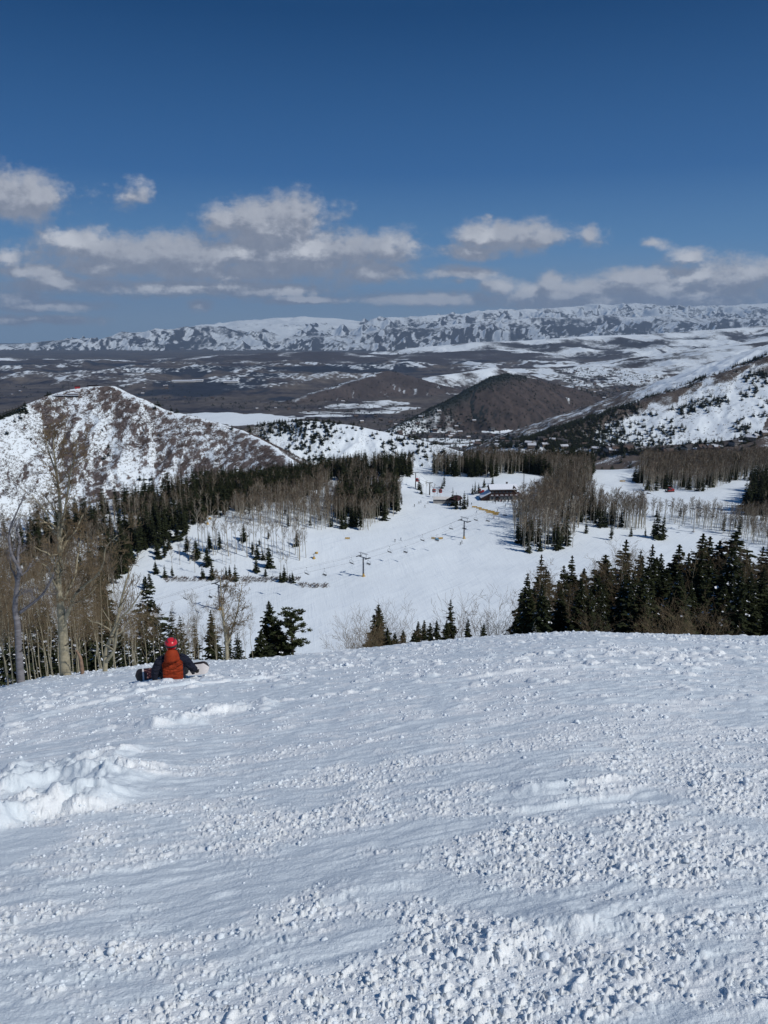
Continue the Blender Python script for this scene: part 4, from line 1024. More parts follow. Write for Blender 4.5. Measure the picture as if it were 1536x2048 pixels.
# brush on the ridges: upright twig fans
def shrub_np(seed, n=7):
    r = np.random.RandomState(seed); C = []; A = []; B = []
    for k in range(n):
        d = unit(np.array([r.randn() * .5, r.randn() * .5, 1])); ln = .3 + .2 * r.rand(); C.append(d * ln + np.array([r.randn() * .12, r.randn() * .12, 0])); A.append(d * ln); B.append(unit(np.cross(d, r.randn(3))) * .035)
    V, F = quads_np(np.array(C), np.array(A), np.array(B)); return V, F, np.zeros(len(F), int)
SHN = [shrub_np(i) for i in range(3)]
BR = []
def brush(k, x0, x1, y0, y1, hid, fn, h0, h1):
    xs = rng.uniform(x0, x1, k); ys = rng.uniform(y0, y1, k); zs, tid, dd = Hfull(xs, ys, True)
    cl = fn(xs, ys, zs, dd); ok = (tid == HN.index(hid)) & (rng.rand(k) < cl)
    for x, y, z in zip(xs[ok], ys[ok], zs[ok]): BR.append((x, y, z - .1, rng.uniform(h0, h1), 1.2, rng.uniform(0, 6.28), rng.randint(3)))
brush(120000, -900, -60, 1050, 1430, 'left_ridge', lambda x, y, z, d: np.clip(.44 + .7 * fbm((x * .8 + y * .15 + z * .9) / 55, (x * .35 - y * .5 - z * .6) / 260, 4, 301) + .3 * fbm(x / 60, y / 60, 3, 302) - .9 * np.exp(-(d / 10) ** 2), 0.03, .9), 1.6, 3.4)
brush(16000, -330, 220, 1380, 1750, 'second_hill', lambda x, y, z, d: np.clip(.14 + .6 * fbm(x / 50, y / 50, 3, 312), 0, .7), 1.2, 2.6)
brush(26000, 400, 1500, 1600, 2600, 'right_mountain', lambda x, y, z, d: np.clip(.15 + .7 * fbm(x / 100, y / 100, 3, 322) + .6 * np.exp(-(d / 90) ** 2), 0, .8), 3, 5.5)
merge("ridge_brush", BR, SHN, [M_BRUSH], 'leafless grey brown scrub covering the snowy ridges beyond the valley', 'brush')
# small brush tufts on the valley slope edge
TF = []
for i in range(420):
    px = rng.uniform(330, 660); p = ground_px([px], [1160 + rng.uniform(-4, 5) - max(0, px - 560) * 0.0 + (12 if px > 600 else 0)], n=300)[0]
    TF.append((p[0], p[1], p[2] - .1, rng.uniform(.6, 1.6), 1.3, 1.0, i % 3))
merge("slope_brush", TF, SHN, [M_BRUSH], 'thin line of brush tufts poking through the snow left of the ski run', 'brush')
# ------------------------------------------------------------------ chairlift
def tower(px, base, arm, direction, label, pole_m, spanw=6.4):
    p = gp(px, base); d = p.length; h = (base - arm) / FPX * d / math.cos(math.atan(abs(p.z) / p.y)) * 0.98
    ang = math.atan2(direction.y, direction.x)
    root = empty("lift_tower", p, ang)          # local +X along the line, Y across
    mb = MB(); mb.tube([(0, 0, -.5), (0, 0, h * .5), (0, 0, h)], [.42, .36, .30], pole_m, 12); mb.build("mast", root, smooth_=True)
    mb = MB(); mb.tube([(0, 0, 0), (0, 0, 1.5)], [.52, .50], M_YEL if pole_m is M_STEEL else M_WHITE, 10); mb.box((0, 0, .15), (1.5, 1.5, .3), M_YEL if pole_m is M_STEEL else M_GREY); mb.build("pad", root)
    mb = MB(); mb.box((0, 0, h), (.4, spanw, .38), M_STEEL)
    mb.build("crossarm", root)
    for s in (-1, 1):
        mb = MB(); mb.box((0, s * spanw / 2, h + .05), (3.4, .18, .25), M_STEEL)
        for k in range(8):
            x = -1.55 + k * .443; mb.tube([(x, s * spanw / 2 - .1, h + .22), (x, s * spanw / 2 + .1, h + .22)], .2, M_DARK, 10)
        for x in (-1.2, 1.2): mb.box((x, s * (spanw / 2 + .35), h + .1), (1.2, .5, .06), M_STEEL)
        mb.build("sheave_assembly", root)
    mb = MB()
    for s in (-1, 1): mb.box((0, s * 2.1, h + 1.1), (.14, .14, 2.0), M_STEEL)
    for x in (-.5, .5): mb.box((x, 0, h + 2.1), (.12, spanw * .92, .12), M_STEEL)
    for y in np.linspace(-2.7, 2.7, 6): mb.box((0, y, h + 2.12), (1.1, .09, .09), M_STEEL)
    mb.build("lifting_frame", root)
    mb = MB()
    for s in (-.22, .22): mb.box((-.5, s, h * .55), (.06, .06, h * .85), M_STEEL)
    for k in range(int(h / .6)): mb.box((-.5, 0, 1.8 + k * .5), (.05, .44, .05), M_STEEL)
    mb.build("ladder", root)
    tag(root, label, 'lift tower', None)
    off = Vector((-math.sin(ang), math.cos(ang), 0)) * spanw / 2
    return p + Vector((0, 0, h + .42)), off
T2 = gp(440, 1220); T1 = gp(727, 1153); T3 = gp(928, 1077); TE = gp(1085, 1012)
ldir = (T3 - T2)
tops = []
tops.append((Vector((-150, 246, Hs(-150, 246) + 11)), None))
tops.append(tower(440, 1220, 1172, ldir, 'grey lift tower with yellow base pad nearest the left foreground trees', M_STEEL))
tops.append(tower(727, 1153, 1115, ldir, 'grey lift tower with yellow base pad in the middle of the ski run', M_STEEL))
tops.append(tower(928, 1077, 1042, ldir, 'farthest grey lift tower on the ski run just before the lodge', M_STEEL))
tops.append((TE + Vector((0, 0, 9)), None))
off = tops[1][1]
def cable(pts, name, label, rad=.03, sag=1.2, sides=5):
    mb = MB(); q = []
    for a, b in zip(pts[:-1], pts[1:]):
        for k in range(12):
            t = k / 12; q.append(a.lerp(b, t) - Vector((0, 0, sag * 4 * t * (1 - t))))
    q.append(pts[-1]); mb.tube(q, rad, M_DARK, sides); o = mb.build(name, smooth_=True); tag(o, label, 'cable'); return q
lineA = cable([t[0] + off for t in tops], "haul_rope", 'thin dark lift cable on the far side of the three towers over the ski run')
lineB = cable([t[0] - off for t in tops], "haul_rope", 'thin dark lift cable on the near side of the three towers over the ski run')
cable([t[0] + Vector((0, 0, 1.9)) for t in tops], "communication_cable", 'thinnest dark cable running along the tops of the lift towers', .02)
def chair(width=2.7, seatm=M_DARK, nm="lift_chair"):
    root = empty(nm, (0, 0, 0))      # travels along local X, bench across Y
    mb = MB(); mb.tube([(0, 0, .05), (.15, 0, -.6), (0, 0, -1.5)], .05, M_STEEL, 6); mb.box((0, 0, 0), (.5, .14, .16), M_DARK); mb.build("hanger", root)
    mb = MB(); w = width / 2
    mb.tube([(.0, -w, -3.3), (-.28, -w, -2.6), (-.15, -w * .92, -1.9), (0, -w * .6, -1.52), (0, w * .6, -1.52), (-.15, w * .92, -1.9), (-.28, w, -2.6), (0, w, -3.3)], .05, M_STEEL, 6); mb.build("frame", root)
    mb = MB(); mb.box((.22, 0, -3.28), (.5, width, .10), seatm); mb.build("seat", root)
    mb = MB(); mb.box((-.12, 0, -2.98), (.08, width, .42), seatm, ry=-.15); mb.build("backrest", root)
    mb = MB(); mb.tube([(-.1, -w, -2.6), (.55, -w, -2.75), (.62, -w, -3.7), (.62, w, -3.7), (.55, w, -2.75), (-.1, w, -2.6)], .028, M_STEEL, 5); mb.build("safety_bar", root)
    return root
def on_line(line, px):
    for a, b in zip(line[:-1], line[1:]):
        pa = proj(a)[0]; pb = proj(b)[0]
        if (pa - px) * (pb - px) <= 0 and abs(pb - pa) > 1e-6: return a.lerp(b, (px - pa) / (pb - pa))
def proj(p):
    d = p.y * CP - p.z * SP; return 768 + FPX * p.x / d, 1024 - FPX * (p.y * SP + p.z * CP) / d
c0 = None
ang = math.atan2(ldir.y, ldir.x); first = True
for line, xs, nm, rz in ((lineA, [369, 545, 613, 703, 779, 845, 902, 952], 'far', ang), (lineB, [420, 580, 649, 737, 811, 874, 929, 976, 1010], 'near', ang + math.pi)):
    for x in xs:
        p = on_line(line, x)
        if p is None: continue
        if c0 is None: c0 = chair(); c0k = list(c for c in bpy.data.objects if c.parent is c0); o = c0; o.location = p; o.rotation_euler = (0, 0, rz)
        else: o = copy_thing(c0, c0k, p, rz)
        tag(o, 'empty lift chair hanging from the %s cable over the ski run' % nm, 'lift chair', 'lift chairs on the %s cable' % nm)
# right-hand lift
R1 = gp(1387, 1064); R2 = gp(1287, 1034); rdir = R1 - R2
rt = [tower(1287, 1034, 990, rdir, 'lift tower standing in the aspens behind the right-hand wood', M_WHITE, 5.6), tower(1387, 1064, 1020, rdir, 'lift tower with a bright white mast by the right-hand snow road', M_WHITE, 5.6)]
ro = rt[0][1]; e0 = rt[0][0] - rdir * 1.6 + Vector((0, 0, -2)); e1 = rt[1][0] + rdir * 1.5 + Vector((0, 0, 2))
ra = cable([e0 + ro, rt[0][0] + ro, rt[1][0] + ro, e1 + ro], "haul_rope", 'thin lift cable on the far side of the white lift tower at right')
rb = cable([e0 - ro, rt[0][0] - ro, rt[1][0] - ro, e1 - ro], "haul_rope", 'thin lift cable on the near side of the white lift tower at right')
for line, x in ((ra, 1340), (ra, 1427), (rb, 1362), (rb, 1400), (rb, 1465)):
    p = on_line(line, x)
    if p is not None: tag(copy_thing(c0, c0k, p, math.atan2(rdir.y, rdir.x)), 'empty lift chair near the white lift tower by the right-hand aspens', 'lift chair', 'lift chairs on the right-hand lift')
# gondola
def gtower(px, base, top, label):
    p = gp(px, base); h = (base - top) / FPX * p.length * 1.03; r = empty("gondola_tower", p, 0)
    mb = MB(); mb.tube([(0, 0, -.5), (0, 0, h)], [.4, .28], M_DARK, 10); mb.build("mast", r, smooth_=True)
    mb = MB(); mb.box((0, 0, h), (4.2, .35, .35), M_DARK); [mb.box((s * 2, 0, h + .15), (.25, 2.2, .3), M_DARK) for s in (-1, 1)]; mb.build("crossarm", r)
    tag(r, label, 'lift tower'); return p + Vector((0, 0, h + .3))
g1 = gtower(831, 976, 946, 'dark gondola tower in the gap in the trees above the side run'); g2 = gtower(859, 990, 966, 'dark gondola tower between the saplings left of the grey shed')
g0 = gp(905, 1006) + Vector((0, 0, 7))
gA = cable([g1 + Vector((-2, 60, 6)), g1 + Vector((-2, 0, 0)), g2 + Vector((-2, 0, 0)), g0 + Vector((-2, 0, 0))], "haul_rope", 'left dark gondola cable rising from the lift station')
gB = cable([g1 + Vector((2, 60, 6)), g1 + Vector((2, 0, 0)), g2 + Vector((2, 0, 0)), g0 + Vector((2, 0, 0))], "haul_rope", 'right dark gondola cable rising from the lift station')
cab = empty("gondola_cabin", (0, 0, 0))
mb = MB(); mb.tube([(0, 0, 0), (0, 0, -1.3)], .07, M_DARK, 5); mb.build("hanger", cab)
mb = MB(); mb.tube([(0, 0, -1.3), (0, 0, -1.6), (0, 0, -2.7), (0, 0, -3.6), (0, 0, -3.8)], [.7, 1.25, 1.35, 1.2, .8], M_RED, 12); mb.build("cabin_shell", cab, smooth_=False)
mb = MB(); mb.tube([(0, 0, -1.75), (0, 0, -2.65)], [1.29, 1.37], M_GLASS, 12, cap=False); mb.build("window_band", cab)
ck = [c for c in bpy.data.objects if c.parent is cab]
for i, (ln, x, lb) in enumerate([(gA, 834, 'red gondola cabin beside the dark tower in the tree gap'), (gA, 868, 'red gondola cabin hanging just left of its neighbour above the grey shed'), (gB, 881, 'red gondola cabin closest to the dark-roofed lift station')]):
    p = on_line(ln, x)
    if p is None: p = (g1, g2, g0)[i]
    o = cab if i == 0 else copy_thing(cab, ck, p); o.location = p; tag(o, lb, 'gondola')

# ------------------------------------------------------------------ buildings
def windows(root, xs, y, z, w, h, face=-1, m=None):
    for x in xs:
        mb = MB(); mb.box((x, y, z), (w, .10, h), m or M_WHITE); f = mb.build("window", root)
        mb = MB(); mb.box((x, y + face * .06, z), (w - .18, .05, h - .18), M_GLASS); mb.build("pane", f)
def gable_roof(mb, cx, cy, z, w, d, h, m, th=.3, over=.6):
    w2, d2 = w / 2 + over, d / 2 + over   # ridge along X
    for o_ in (0,):
        vs = [(cx - w2, cy - d2, z), (cx + w2, cy - d2, z), (cx + w2, cy, z + h), (cx - w2, cy, z + h), (cx - w2, cy + d2, z), (cx + w2, cy + d2, z)]
        up = [(a, b, c + th) for a, b, c in vs]
        mb.add(vs + up, [(3, 2, 1, 0), (5, 2, 3, 4)[::1], (6, 7, 8, 9), (9, 8, 11, 10), (0, 1, 7, 6), (4, 10, 11, 5), (0, 6, 9, 3), (3, 9, 10, 4), (1, 2, 8, 7), (2, 5, 11, 8)], m)
LP = gp(1008, 1001); lodge = empty("ski_lodge", LP, math.radians(4)); sc = LP.length / FPX  # metres per photo pixel
mb = MB(); mb.box((1.0, 5.5, 1.2), (22, 11, 4.4), M_STONE); mb.build("lower_wall", lodge)
mb = MB(); mb.box((0, 6.2, 5.2), (18.5, 9, 3.6), M_BROWN); mb.build("upper_wall", lodge)
mb = MB(); mb.box((1.0, 4.6, 3.55), (23.4, 11.6, .32), M_MAROON)
for k in range(12): mb.box((-9.6 + k * 1.92, -1.05, 4.1), (.16, .16, .9), M_MAROON)
mb.box((1.0, -1.05, 4.5), (23.2, .14, .16), M_MAROON); mb.build("balcony", lodge)
mb = MB()
for k in range(6): mb.box((-8.5 + k * 3.4, -.1, 3.78), (1.9, 1.5, .14), M_TSNOW)
mb.build("snow_patch", lodge)
mb = MB(); gable_roof(mb, 0, 6.2, 7.0, 18.5, 9, 2.6, M_BROWN, .25, .9); mb.build("roof", lodge)
mb = MB(); gable_roof(mb, 0, 6.2, 7.28, 18.3, 8.8, 2.6, M_TSNOW, .45, .8); mb.build("roof_snow", lodge)
mb = MB(); mb.add([(5.2, 1.2, 7.0), (9.6, 1.2, 7.0), (7.4, 1.2, 9.6), (5.2, 5, 7.0), (9.6, 5, 7.0), (7.4, 5, 9.6)], [(0, 1, 2), (0, 2, 5, 3), (1, 4, 5, 2), (3, 5, 4)], M_BROWN); gw = mb.build("dormer", lodge)
mb = MB(); mb.add([(6.4, 1.12, 7.2), (8.4, 1.12, 7.2), (7.4, 1.12, 8.6), (6.4, 1.17, 7.2), (8.4, 1.17, 7.2), (7.4, 1.17, 8.6)], [(0, 1, 2), (3, 5, 4), (0, 3, 4, 1), (1, 4, 5, 2), (2, 5, 3, 0)], M_WHITE); mb.build("window", gw)
windows(lodge, [-8.4 + k * 2.65 for k in range(8)], -.06, 1.5, 1.7, 1.9)
windows(lodge, [-7.6 + k * 2.5 for k in range(6)], 1.64, 5.4, 1.5, 1.5, m=M_MAROON)
mb = MB(); mb.box((-5.0, -.1, 1.0), (2.2, .2, 3.0), M_BROWN); dr = mb.build("door", lodge); mb = MB(); mb.box((-4.4, -.24, 1.0), (.08, .08, .4), M_STEEL); mb.build("handle", dr)
mb = MB(); mb.add([(-9.6, 0.5, 0), (-9.6, 10, 0), (-15.5, 2, -.6), (-15.5, 9, -.6), (-9.6, .5, 5.4), (-9.6, 10, 5.4), (-15.5, 2, 1.6), (-15.5, 9, 1.6)], [(0, 2, 6, 4), (2, 3, 7, 6), (3, 1, 5, 7), (1, 0, 4, 5)], M_BROWN); mb.build("wing_wall", lodge)
mb = MB(); mb.add([(-9.3, 0, 5.45), (-9.3, 10.4, 5.45), (-16, 1.6, 1.5), (-16, 9.4, 1.5), (-9.3, 0, 5.9), (-9.3, 10.4, 5.9), (-16, 1.6, 1.95), (-16, 9.4, 1.95)], [(0, 1, 3, 2), (4, 6, 7, 5), (0, 2, 6, 4), (2, 3, 7, 6), (3, 1, 5, 7), (1, 0, 4, 5)], M_TSNOW); mb.build("wing_roof_snow", lodge)
mb = MB(); mb.box((-6.5, 12.5, 6.3), (4.5, 3, 4.6), M_BROWN); mb.build("rear_block", lodge)
mb = MB(); mb.box((3.6, 9.0, 9.6), (1.1, 1.1, 2.6), M_STONE); mb.box((3.6, 9.0, 10.95), (1.4, 1.4, .2), M_MAROON); mb.build("chimney", lodge)
mb = MB(); mb.box((14.2, 2.5, 1.0), (3.2, 6, .3), M_WHITE, ry=.35); mb.build("side_ramp", lodge)
tag(lodge, 'dark brown two-storey ski lodge with snow-covered roof and stone lower floor', 'lodge')
SP_ = gp(883, 1008); shed = empty("storage_shed", SP_, math.radians(-4))
mb = MB(); mb.box((0, 2, 1.3), (11.5, 4, 3.2), M_GREY); mb.build("wall", shed)
mb = MB(); mb.add([(-6, -.3, 2.92), (6, -.3, 2.92), (5.6, 4.4, 3.9), (-5.6, 4.4, 3.9), (-6, -.3, 3.05), (6, -.3, 3.05), (5.6, 4.4, 4.05), (-5.6, 4.4, 4.05)], [(3, 2, 1, 0), (4, 5, 6, 7), (0, 1, 5, 4), (1, 2, 6, 5), (2, 3, 7, 6), (3, 0, 4, 7)], M_WHITE); mb.build("roof", shed)
mb = MB(); mb.box((0, -.06, 2.2), (11.4, .1, .3), M_DARK); mb.build("gutter", shed)
tag(shed, 'long low pale grey shed with a slanted roof beside the lift station', 'shed')
GP_ = gp(908, 1010); st = empty("lift_station", GP_, math.radians(-28), .82)
mb = MB(); q = [(-4.6, 4.2), (-4.2, 5.6), (-2.5, 6.6), (0, 7.0), (2.5, 6.6), (4.2, 5.6), (4.6, 4.2)]
vs = [(x, y, z) for y in (-7, 7) for x, z in q]; n = len(q); vs += [(x * .95, y, z - .3) for y in (-7, 7) for x, z in q]
fs = [(i, i + 1, n + i + 1, n + i) for i in range(n - 1)] + [(2 * n + i + 1, 2 * n + i, 3 * n + i, 3 * n + i + 1) for i in range(n - 1)] + [(i, 2 * n + i, 2 * n + i + 1, i + 1) for i in range(n - 1)] + [(n + i + 1, 3 * n + i + 1, 3 * n + i, n + i) for i in range(n - 1)]
mb.add(vs, fs, M_MAROON); mb.build("roof", st)
for x in (-3.6, 3.6):
    for y in (-5.5, 5.5):
        mb = MB(); mb.box((x, y, 2.2), (.6, .6, 5.0), M_DARK); mb.build("column", st)
mb = MB(); mb.box((0, 0, 4.2), (5.5, 12.5, 1.5), M_DARK); mb.build("machinery_housing", st)
mb = MB(); mb.box((2.5, -2, 1.0), (2.4, 4, 2.6), M_BROWN); mb.build("control_booth", st)
tag(st, 'dark maroon curved-roof lift station on posts behind the small conifers', 'lift station')
# lattice mast
mp_ = gp(1046, 990); mast = empty("lattice_mast", mp_); mb = MB(); hh = (990 - 952) / FPX * mp_.length * 1.05
for a in (-.35, .35):
    for b in (-.35, .35): mb.box((a, b, hh / 2), (.09, .09, hh), M_MAROON)
for k in range(int(hh / .7)): mb.box((0, -.35, .4 + k * .7), (.95, .05, .06), M_MAROON, ry=.6 * (-1) ** k); mb.box((.35, 0, .4 + k * .7), (.05, .95, .06), M_MAROON, rx=.6 * (-1) ** k)
mb.build("lattice", mast); mb = MB(); mb.box((0, 0, hh + .5), (.5, .5, 1), M_GREY); mb.build("antenna", mast); tag(mast, 'thin reddish lattice mast right of the lodge', 'mast')
# conveyor on the mound
cp_ = gp(1085, 981); cv = empty("snow_conveyor", cp_, math.radians(115)); mb = MB(); mb.box((3.5, 0, 1.9), (10, 1.5, .5), M_DARK, ry=-.28); mb.build("belt", cv)
for x in (.5, 3.5, 6.5): mb = MB(); mb.box((x, 0, .5 + x * .14), (.3, 1.2, 2.2), M_BROWN); mb.build("support", cv)
mb = MB(); mb.box((8.2, 0, 3.9), (1.8, 2.0, 1.5), M_BROWN); mb.build("drive_box", cv); tag(cv, 'dark slanted snow conveyor with a box on top on the mound right of the lodge', 'conveyor')
# groomers
def groomer(px, py, rz, label):
    p = gp(px, py); r = empty("snow_groomer", p, rz)
    mb = MB(); mb.box((0, 0, 1.25), (4.6, 2.5, .9), M_RED); mb.box((-1.4, 0, 2.0), (1.9, 2.4, .7), M_RED); mb.build("body", r)
    mb = MB(); mb.add([(.1, -1.15, 1.7), (2.0, -1.15, 1.7), (1.5, -1.05, 3.1), (.1, -1.05, 3.1), (.1, 1.15, 1.7), (2.0, 1.15, 1.7), (1.5, 1.05, 3.1), (.1, 1.05, 3.1)], [(0, 1, 2, 3), (7, 6, 5, 4), (1, 5, 6, 2), (0, 3, 7, 4)], M_GLASS); mb.add([(0.05, -1.1, 3.11), (1.55, -1.1, 3.11), (1.55, 1.1, 3.11), (.05, 1.1, 3.11), (0.05, -1.1, 3.3), (1.55, -1.1, 3.3), (1.55, 1.1, 3.3), (.05, 1.1, 3.3)], [(3, 2, 1, 0), (4, 5, 6, 7), (0, 1, 5, 4), (1, 2, 6, 5), (2, 3, 7, 6), (3, 0, 4, 7)], M_RED); mb.build("cab", r)
    for s in (-1, 1):
        mb = MB(); q = [(-2.5, .45), (-2.2, .9), (2.0, .9), (2.5, .45), (2.0, .02), (-2.2, .02)]
        vs = [(x, s * 1.0 + o_, z) for o_ in (-.5, .5) for x, z in q]; mb.add(vs, [tuple(range(6)), tuple(range(6, 12))[::-1]] + [(i, 6 + i, 6 + (i + 1) % 6, (i + 1) % 6) for i in range(6)], M_DARK); mb.build("track", r)
    mb = MB(); mb.box((3.3, 0, .7), (.25, 4.2, 1.1), M_DARK, ry=.2); mb.box((2.7, 0, .7), (1.1, .4, .3), M_DARK); mb.build("blade", r)
    tag(r, label, 'snow groomer')
groomer(1341, 984, math.radians(185), 'red snow groomer parked below the wood on the far right snow run')
groomer(962, 987, math.radians(170), 'red snow groomer parked at the left end of the lodge')
# yellow safety fences
def yfence(px, py, w, rz, label, grp=None, col=M_YEL):
    p = gp(px, py); r = empty("safety_fence", p, rz); mb = MB(); mb.box((0, 0, .75), (w, .12, .9), col); mb.build("panel", r)
    for x in (-w / 2, 0, w / 2): mb = MB(); mb.box((x, .14, .6), (.1, .1, 1.5), M_DARK); mb.build("post", r)
    tag(r, label, 'fence', grp)
for i, (x, y) in enumerate([(949,1016),(958,1018),(963,1021),(970,1022),(976,1024),(984,1025),(978,1027),(988,1028),(993,1028),(991,1031)]):
    yfence(x, y, 3.4, -.1, 'yellow fence panel in the slanting row below the lodge', 'yellow fence panels below the lodge')
yfence(867, 1079, 2.6, -.35, 'yellow panel at the left end of the small fence beside the farthest lift tower')
yfence(874, 1080.5, 2.0, 0, 'light blue panel between two yellow ones on the ski run', None, M_BLUE)
yfence(881, 1079, 2.8, .25, 'yellow panel at the right end of the small fence beside the farthest lift tower')
yfence(695, 1079, 2.6, 0, 'single yellow panel low in the snow at the edge of the dark wedge of wood')
yfence(1245, 964, 4.5, 0, 'yellow panel lying across the far right snow run')
# snow guns
def snowgun(px, py, k, label):
    p = gp(px, py); r = empty("snow_gun", p, .3, k)
    mb = MB(); mb.tube([(0, 0, 0), (0, 0, 1.3)], [1.0, .55], M_YEL, 8); mb.build("base", r)
    mb = MB(); mb.tube([(0, 0, 1.2), (0, 0, 3.0)], .16, M_DARK, 6); mb.tube([(-.9, 0, 3.0), (1.3, 0, 3.3)], .14, M_DARK, 6); mb.build("arm", r)
    mb = MB(); mb.tube([(1.0, .2, 3.5), (1.5, -.6, 3.8), (2.0, -1.2, 4.0)], [.6, .75, .7], M_YEL, 12); mb.build("fan_barrel", r, smooth_=True)
    tag(r, label, 'snow gun')
snowgun(628, 1118, .85, 'yellow snow gun with a round fan barrel at the left edge of the ski run')
snowgun(415, 1049, .9, 'small yellow snow gun high up by the dark forest edge')
# folded umbrellas before the lodge
def umb(p, i):
    r = empty("folded_umbrella", p); mb = MB(); mb.tube([(0, 0, 0), (0, 0, 2.4)], .05, M_DARK, 5); mb.build("pole", r)
    mb = MB(); mb.tube([(0, 0, .7), (0, 0, 1.5), (0, 0, 2.5)], [.5, .38, .05], M_DARK, 8); mb.build("canopy", r); mb = MB(); mb.tube([(0, 0, .35), (0, 0, .42)], [.8, .8], M_BROWN, 10); mb.build("table_top", r)
    tag(r, 'folded dark umbrella over a table in the row before the lodge', 'umbrella', 'folded umbrellas before the lodge')
for i, x in enumerate([990, 997, 1003, 1010, 1017, 1024]): umb(gp(x, 1003.5), i)

# ------------------------------------------------------------------ people on the run
def skier(px, py, top, legs, rz, label, board=False, k=1.0):
    p = gp(px, py); r = empty("person", p, rz, k)
    mb = MB()
    # one body: hips, bent knees, torso, arms, head
    mb.tube([(0, 0, .95), (0, .04, 1.2), (0, .08, 1.42), (0, .07, 1.50)], [.17, .18, .20, .08], top, 10)
    mb.tube([(0, .07, 1.48), (0, .09, 1.58), (0, .1, 1.68), (0, .1, 1.78)], [.07, .10, .12, .05], M_DARK, 10)
    for s in (-1, 1):
        mb.tube([(s * .09, 0, .98), (s * .13, .16, .55), (s * .13, .0, .08)], [.12, .085, .07], legs, 8)
        mb.tube([(s * .2, .08, 1.4), (s * .32, .12, 1.15), (s * .30, .36, 1.02)], [.075, .06, .045], top, 7)
    b = mb.build("body", r, smooth_=True)
    rm = b.modifiers.new("r", 'REMESH'); rm.mode = 'VOXEL'; rm.voxel_size = 0.045
    b.data.materials.clear(); b.data.materials.append(top)
    if board: mb = MB(); mb.box((0, 0, .03), (1.5, .28, .03), M_DARK); mb.build("board", r)
    else:
        for s in (-1, 1): mb = MB(); mb.box((s * .13, .1, .03), (.09, 1.65, .03), M_DARK); mb.build("ski", r)
    return tag(r, label, 'person')
JK = [simple("jacket_black", (.02, .022, .03)), simple("jacket_blue", (.03, .07, .17)), simple("jacket_grey", (.10, .10, .11)), simple("jacket_red", (.25, .03, .03))]
PN = simple("ski_trousers", (.03, .03, .035))
PEOPLE = [(790,1084,0,0,'skier in dark clothes left of a companion in the middle of the ski run'),(802,1081,1,1,'skier in dark blue right of a companion in the middle of the ski run'),(924,1087,0,2,'person standing just below the farthest lift tower'),(921,1090,2,.5,'person crouching low below the farthest lift tower'),
 (829,1014,0,0,'lone dark skier at the bottom of the side run'),(838,1008,0,1,'left one of the group of skiers on the side run'),(842,1006,1,2,'right one of the group of skiers on the side run'),(856,1008,2,0,'skier on the side run nearest the grey shed'),(850,1015,0,1,'small dark figure lowest on the side run'),
 (1358,1057,0,1,'snowboarder in dark clothes riding below the white lift tower')]
for px, py, j, rz, lb in PEOPLE: skier(px, py, JK[j], PN, rz, lb, board=(px in (1358, 921)), k=1.05)
for i, (px, py) in enumerate([(974,1005),(986,1006),(991,1007),(1001,1004),(1007,1006),(1016,1006),(1026,1005),(1030,1002),(1011,1012),(1010,1016),(1026,1018),(1020,1015),(943,1010),(953,1026),(995,1023),(988,1037),(998,1040)]):
    o = skier(px, py, JK[i % 4], PN, i * 1.3, 'small figure standing on the snow in front of the lodge'); o['group'] = 'people in front of the lodge'

# ------------------------------------------------------------------ hilltop buildings and valley houses
def hill_at(px, py, y0=1000, y1=1500):
    u, v = uv_of(px, py); ys = np.linspace(y0, y1, 800); H = Hfull(u * ys, ys); hit = np.where(H >= v * ys)[0]
    k = hit[0] if len(hit) else int(np.argmax(H / ys)); return Vector((u * ys[k], ys[k], H[k]))
hp = hill_at(132, 794); r = empty("hilltop_building", hp, .05)
mb = MB(); mb.box((0, 4, 1.0), (42, 8, 3.2), M_DARK); mb.box((10, 9, 3.0), (18, 7, 4.5), M_BROWN); mb.build("wall", r)
mb = MB(); mb.box((0, 3.5, 2.9), (45, 10, .5), M_TSNOW); mb.box((10, 9, 5.5), (20, 8.5, .5), M_TSNOW); mb.build("roof", r)
windows(r, [-15, -9, -3, 3, 9, 15], -.05, 1.2, 3, 1.4)
tag(r, 'low dark building with a flat snowy roof on the crest of the left ridge', 'building')
hp = hill_at(155, 777); r = empty("hilltop_hut", hp, .3); mb = MB(); mb.box((0, 2, 1.5), (9, 5, 4), M_RED); mb.build("wall", r); mb = MB(); gable_roof(mb, 0, 2, 3.5, 9, 5, 1.5, M_BROWN); mb.build("roof", r); tag(r, 'small red hut on the crest of the left ridge', 'hut')
hp = hill_at(185, 772); r = empty("hilltop_shed", hp, 0); mb = MB(); mb.box((0, 2, 1.0), (20, 4, 2.4), M_BROWN); mb.build("wall", r); mb = MB(); mb.box((0, 2, 2.4), (21, 5, .4), M_DARK); mb.build("roof", r); tag(r, 'long low brown shed on the summit of the left ridge', 'shed')
for i, (x, y, h) in enumerate([(127, 790, 16), (139, 786, 18), (176, 775, 8)]):
    hp = hill_at(x, y); mb = MB(); mb.tube([(0, 0, 0), (0, 0, h)], [.35, .2], M_DARK, 6); r = empty("ridge_mast", hp); mb.build("mast", r); mb = MB(); mb.box((0, 0, h), (3, .4, .4), M_DARK); mb.build("crossarm", r)
    tag(r, ['left one of two masts behind the dark hilltop building', 'right one of two masts behind the dark hilltop building', 'short mast beside the long brown shed on the ridge summit'][i], 'mast')
HW = [simple("house_wall_tan", (.26, .20, .15)), simple("house_wall_grey", (.22, .21, .21)), simple("house_wall_brown", (.12, .09, .07))]
HR = [simple("house_roof_snow", (.6, .63, .68)), simple("house_roof_dark", (.07, .065, .065)), simple("house_roof_brown", (.12, .085, .07))]
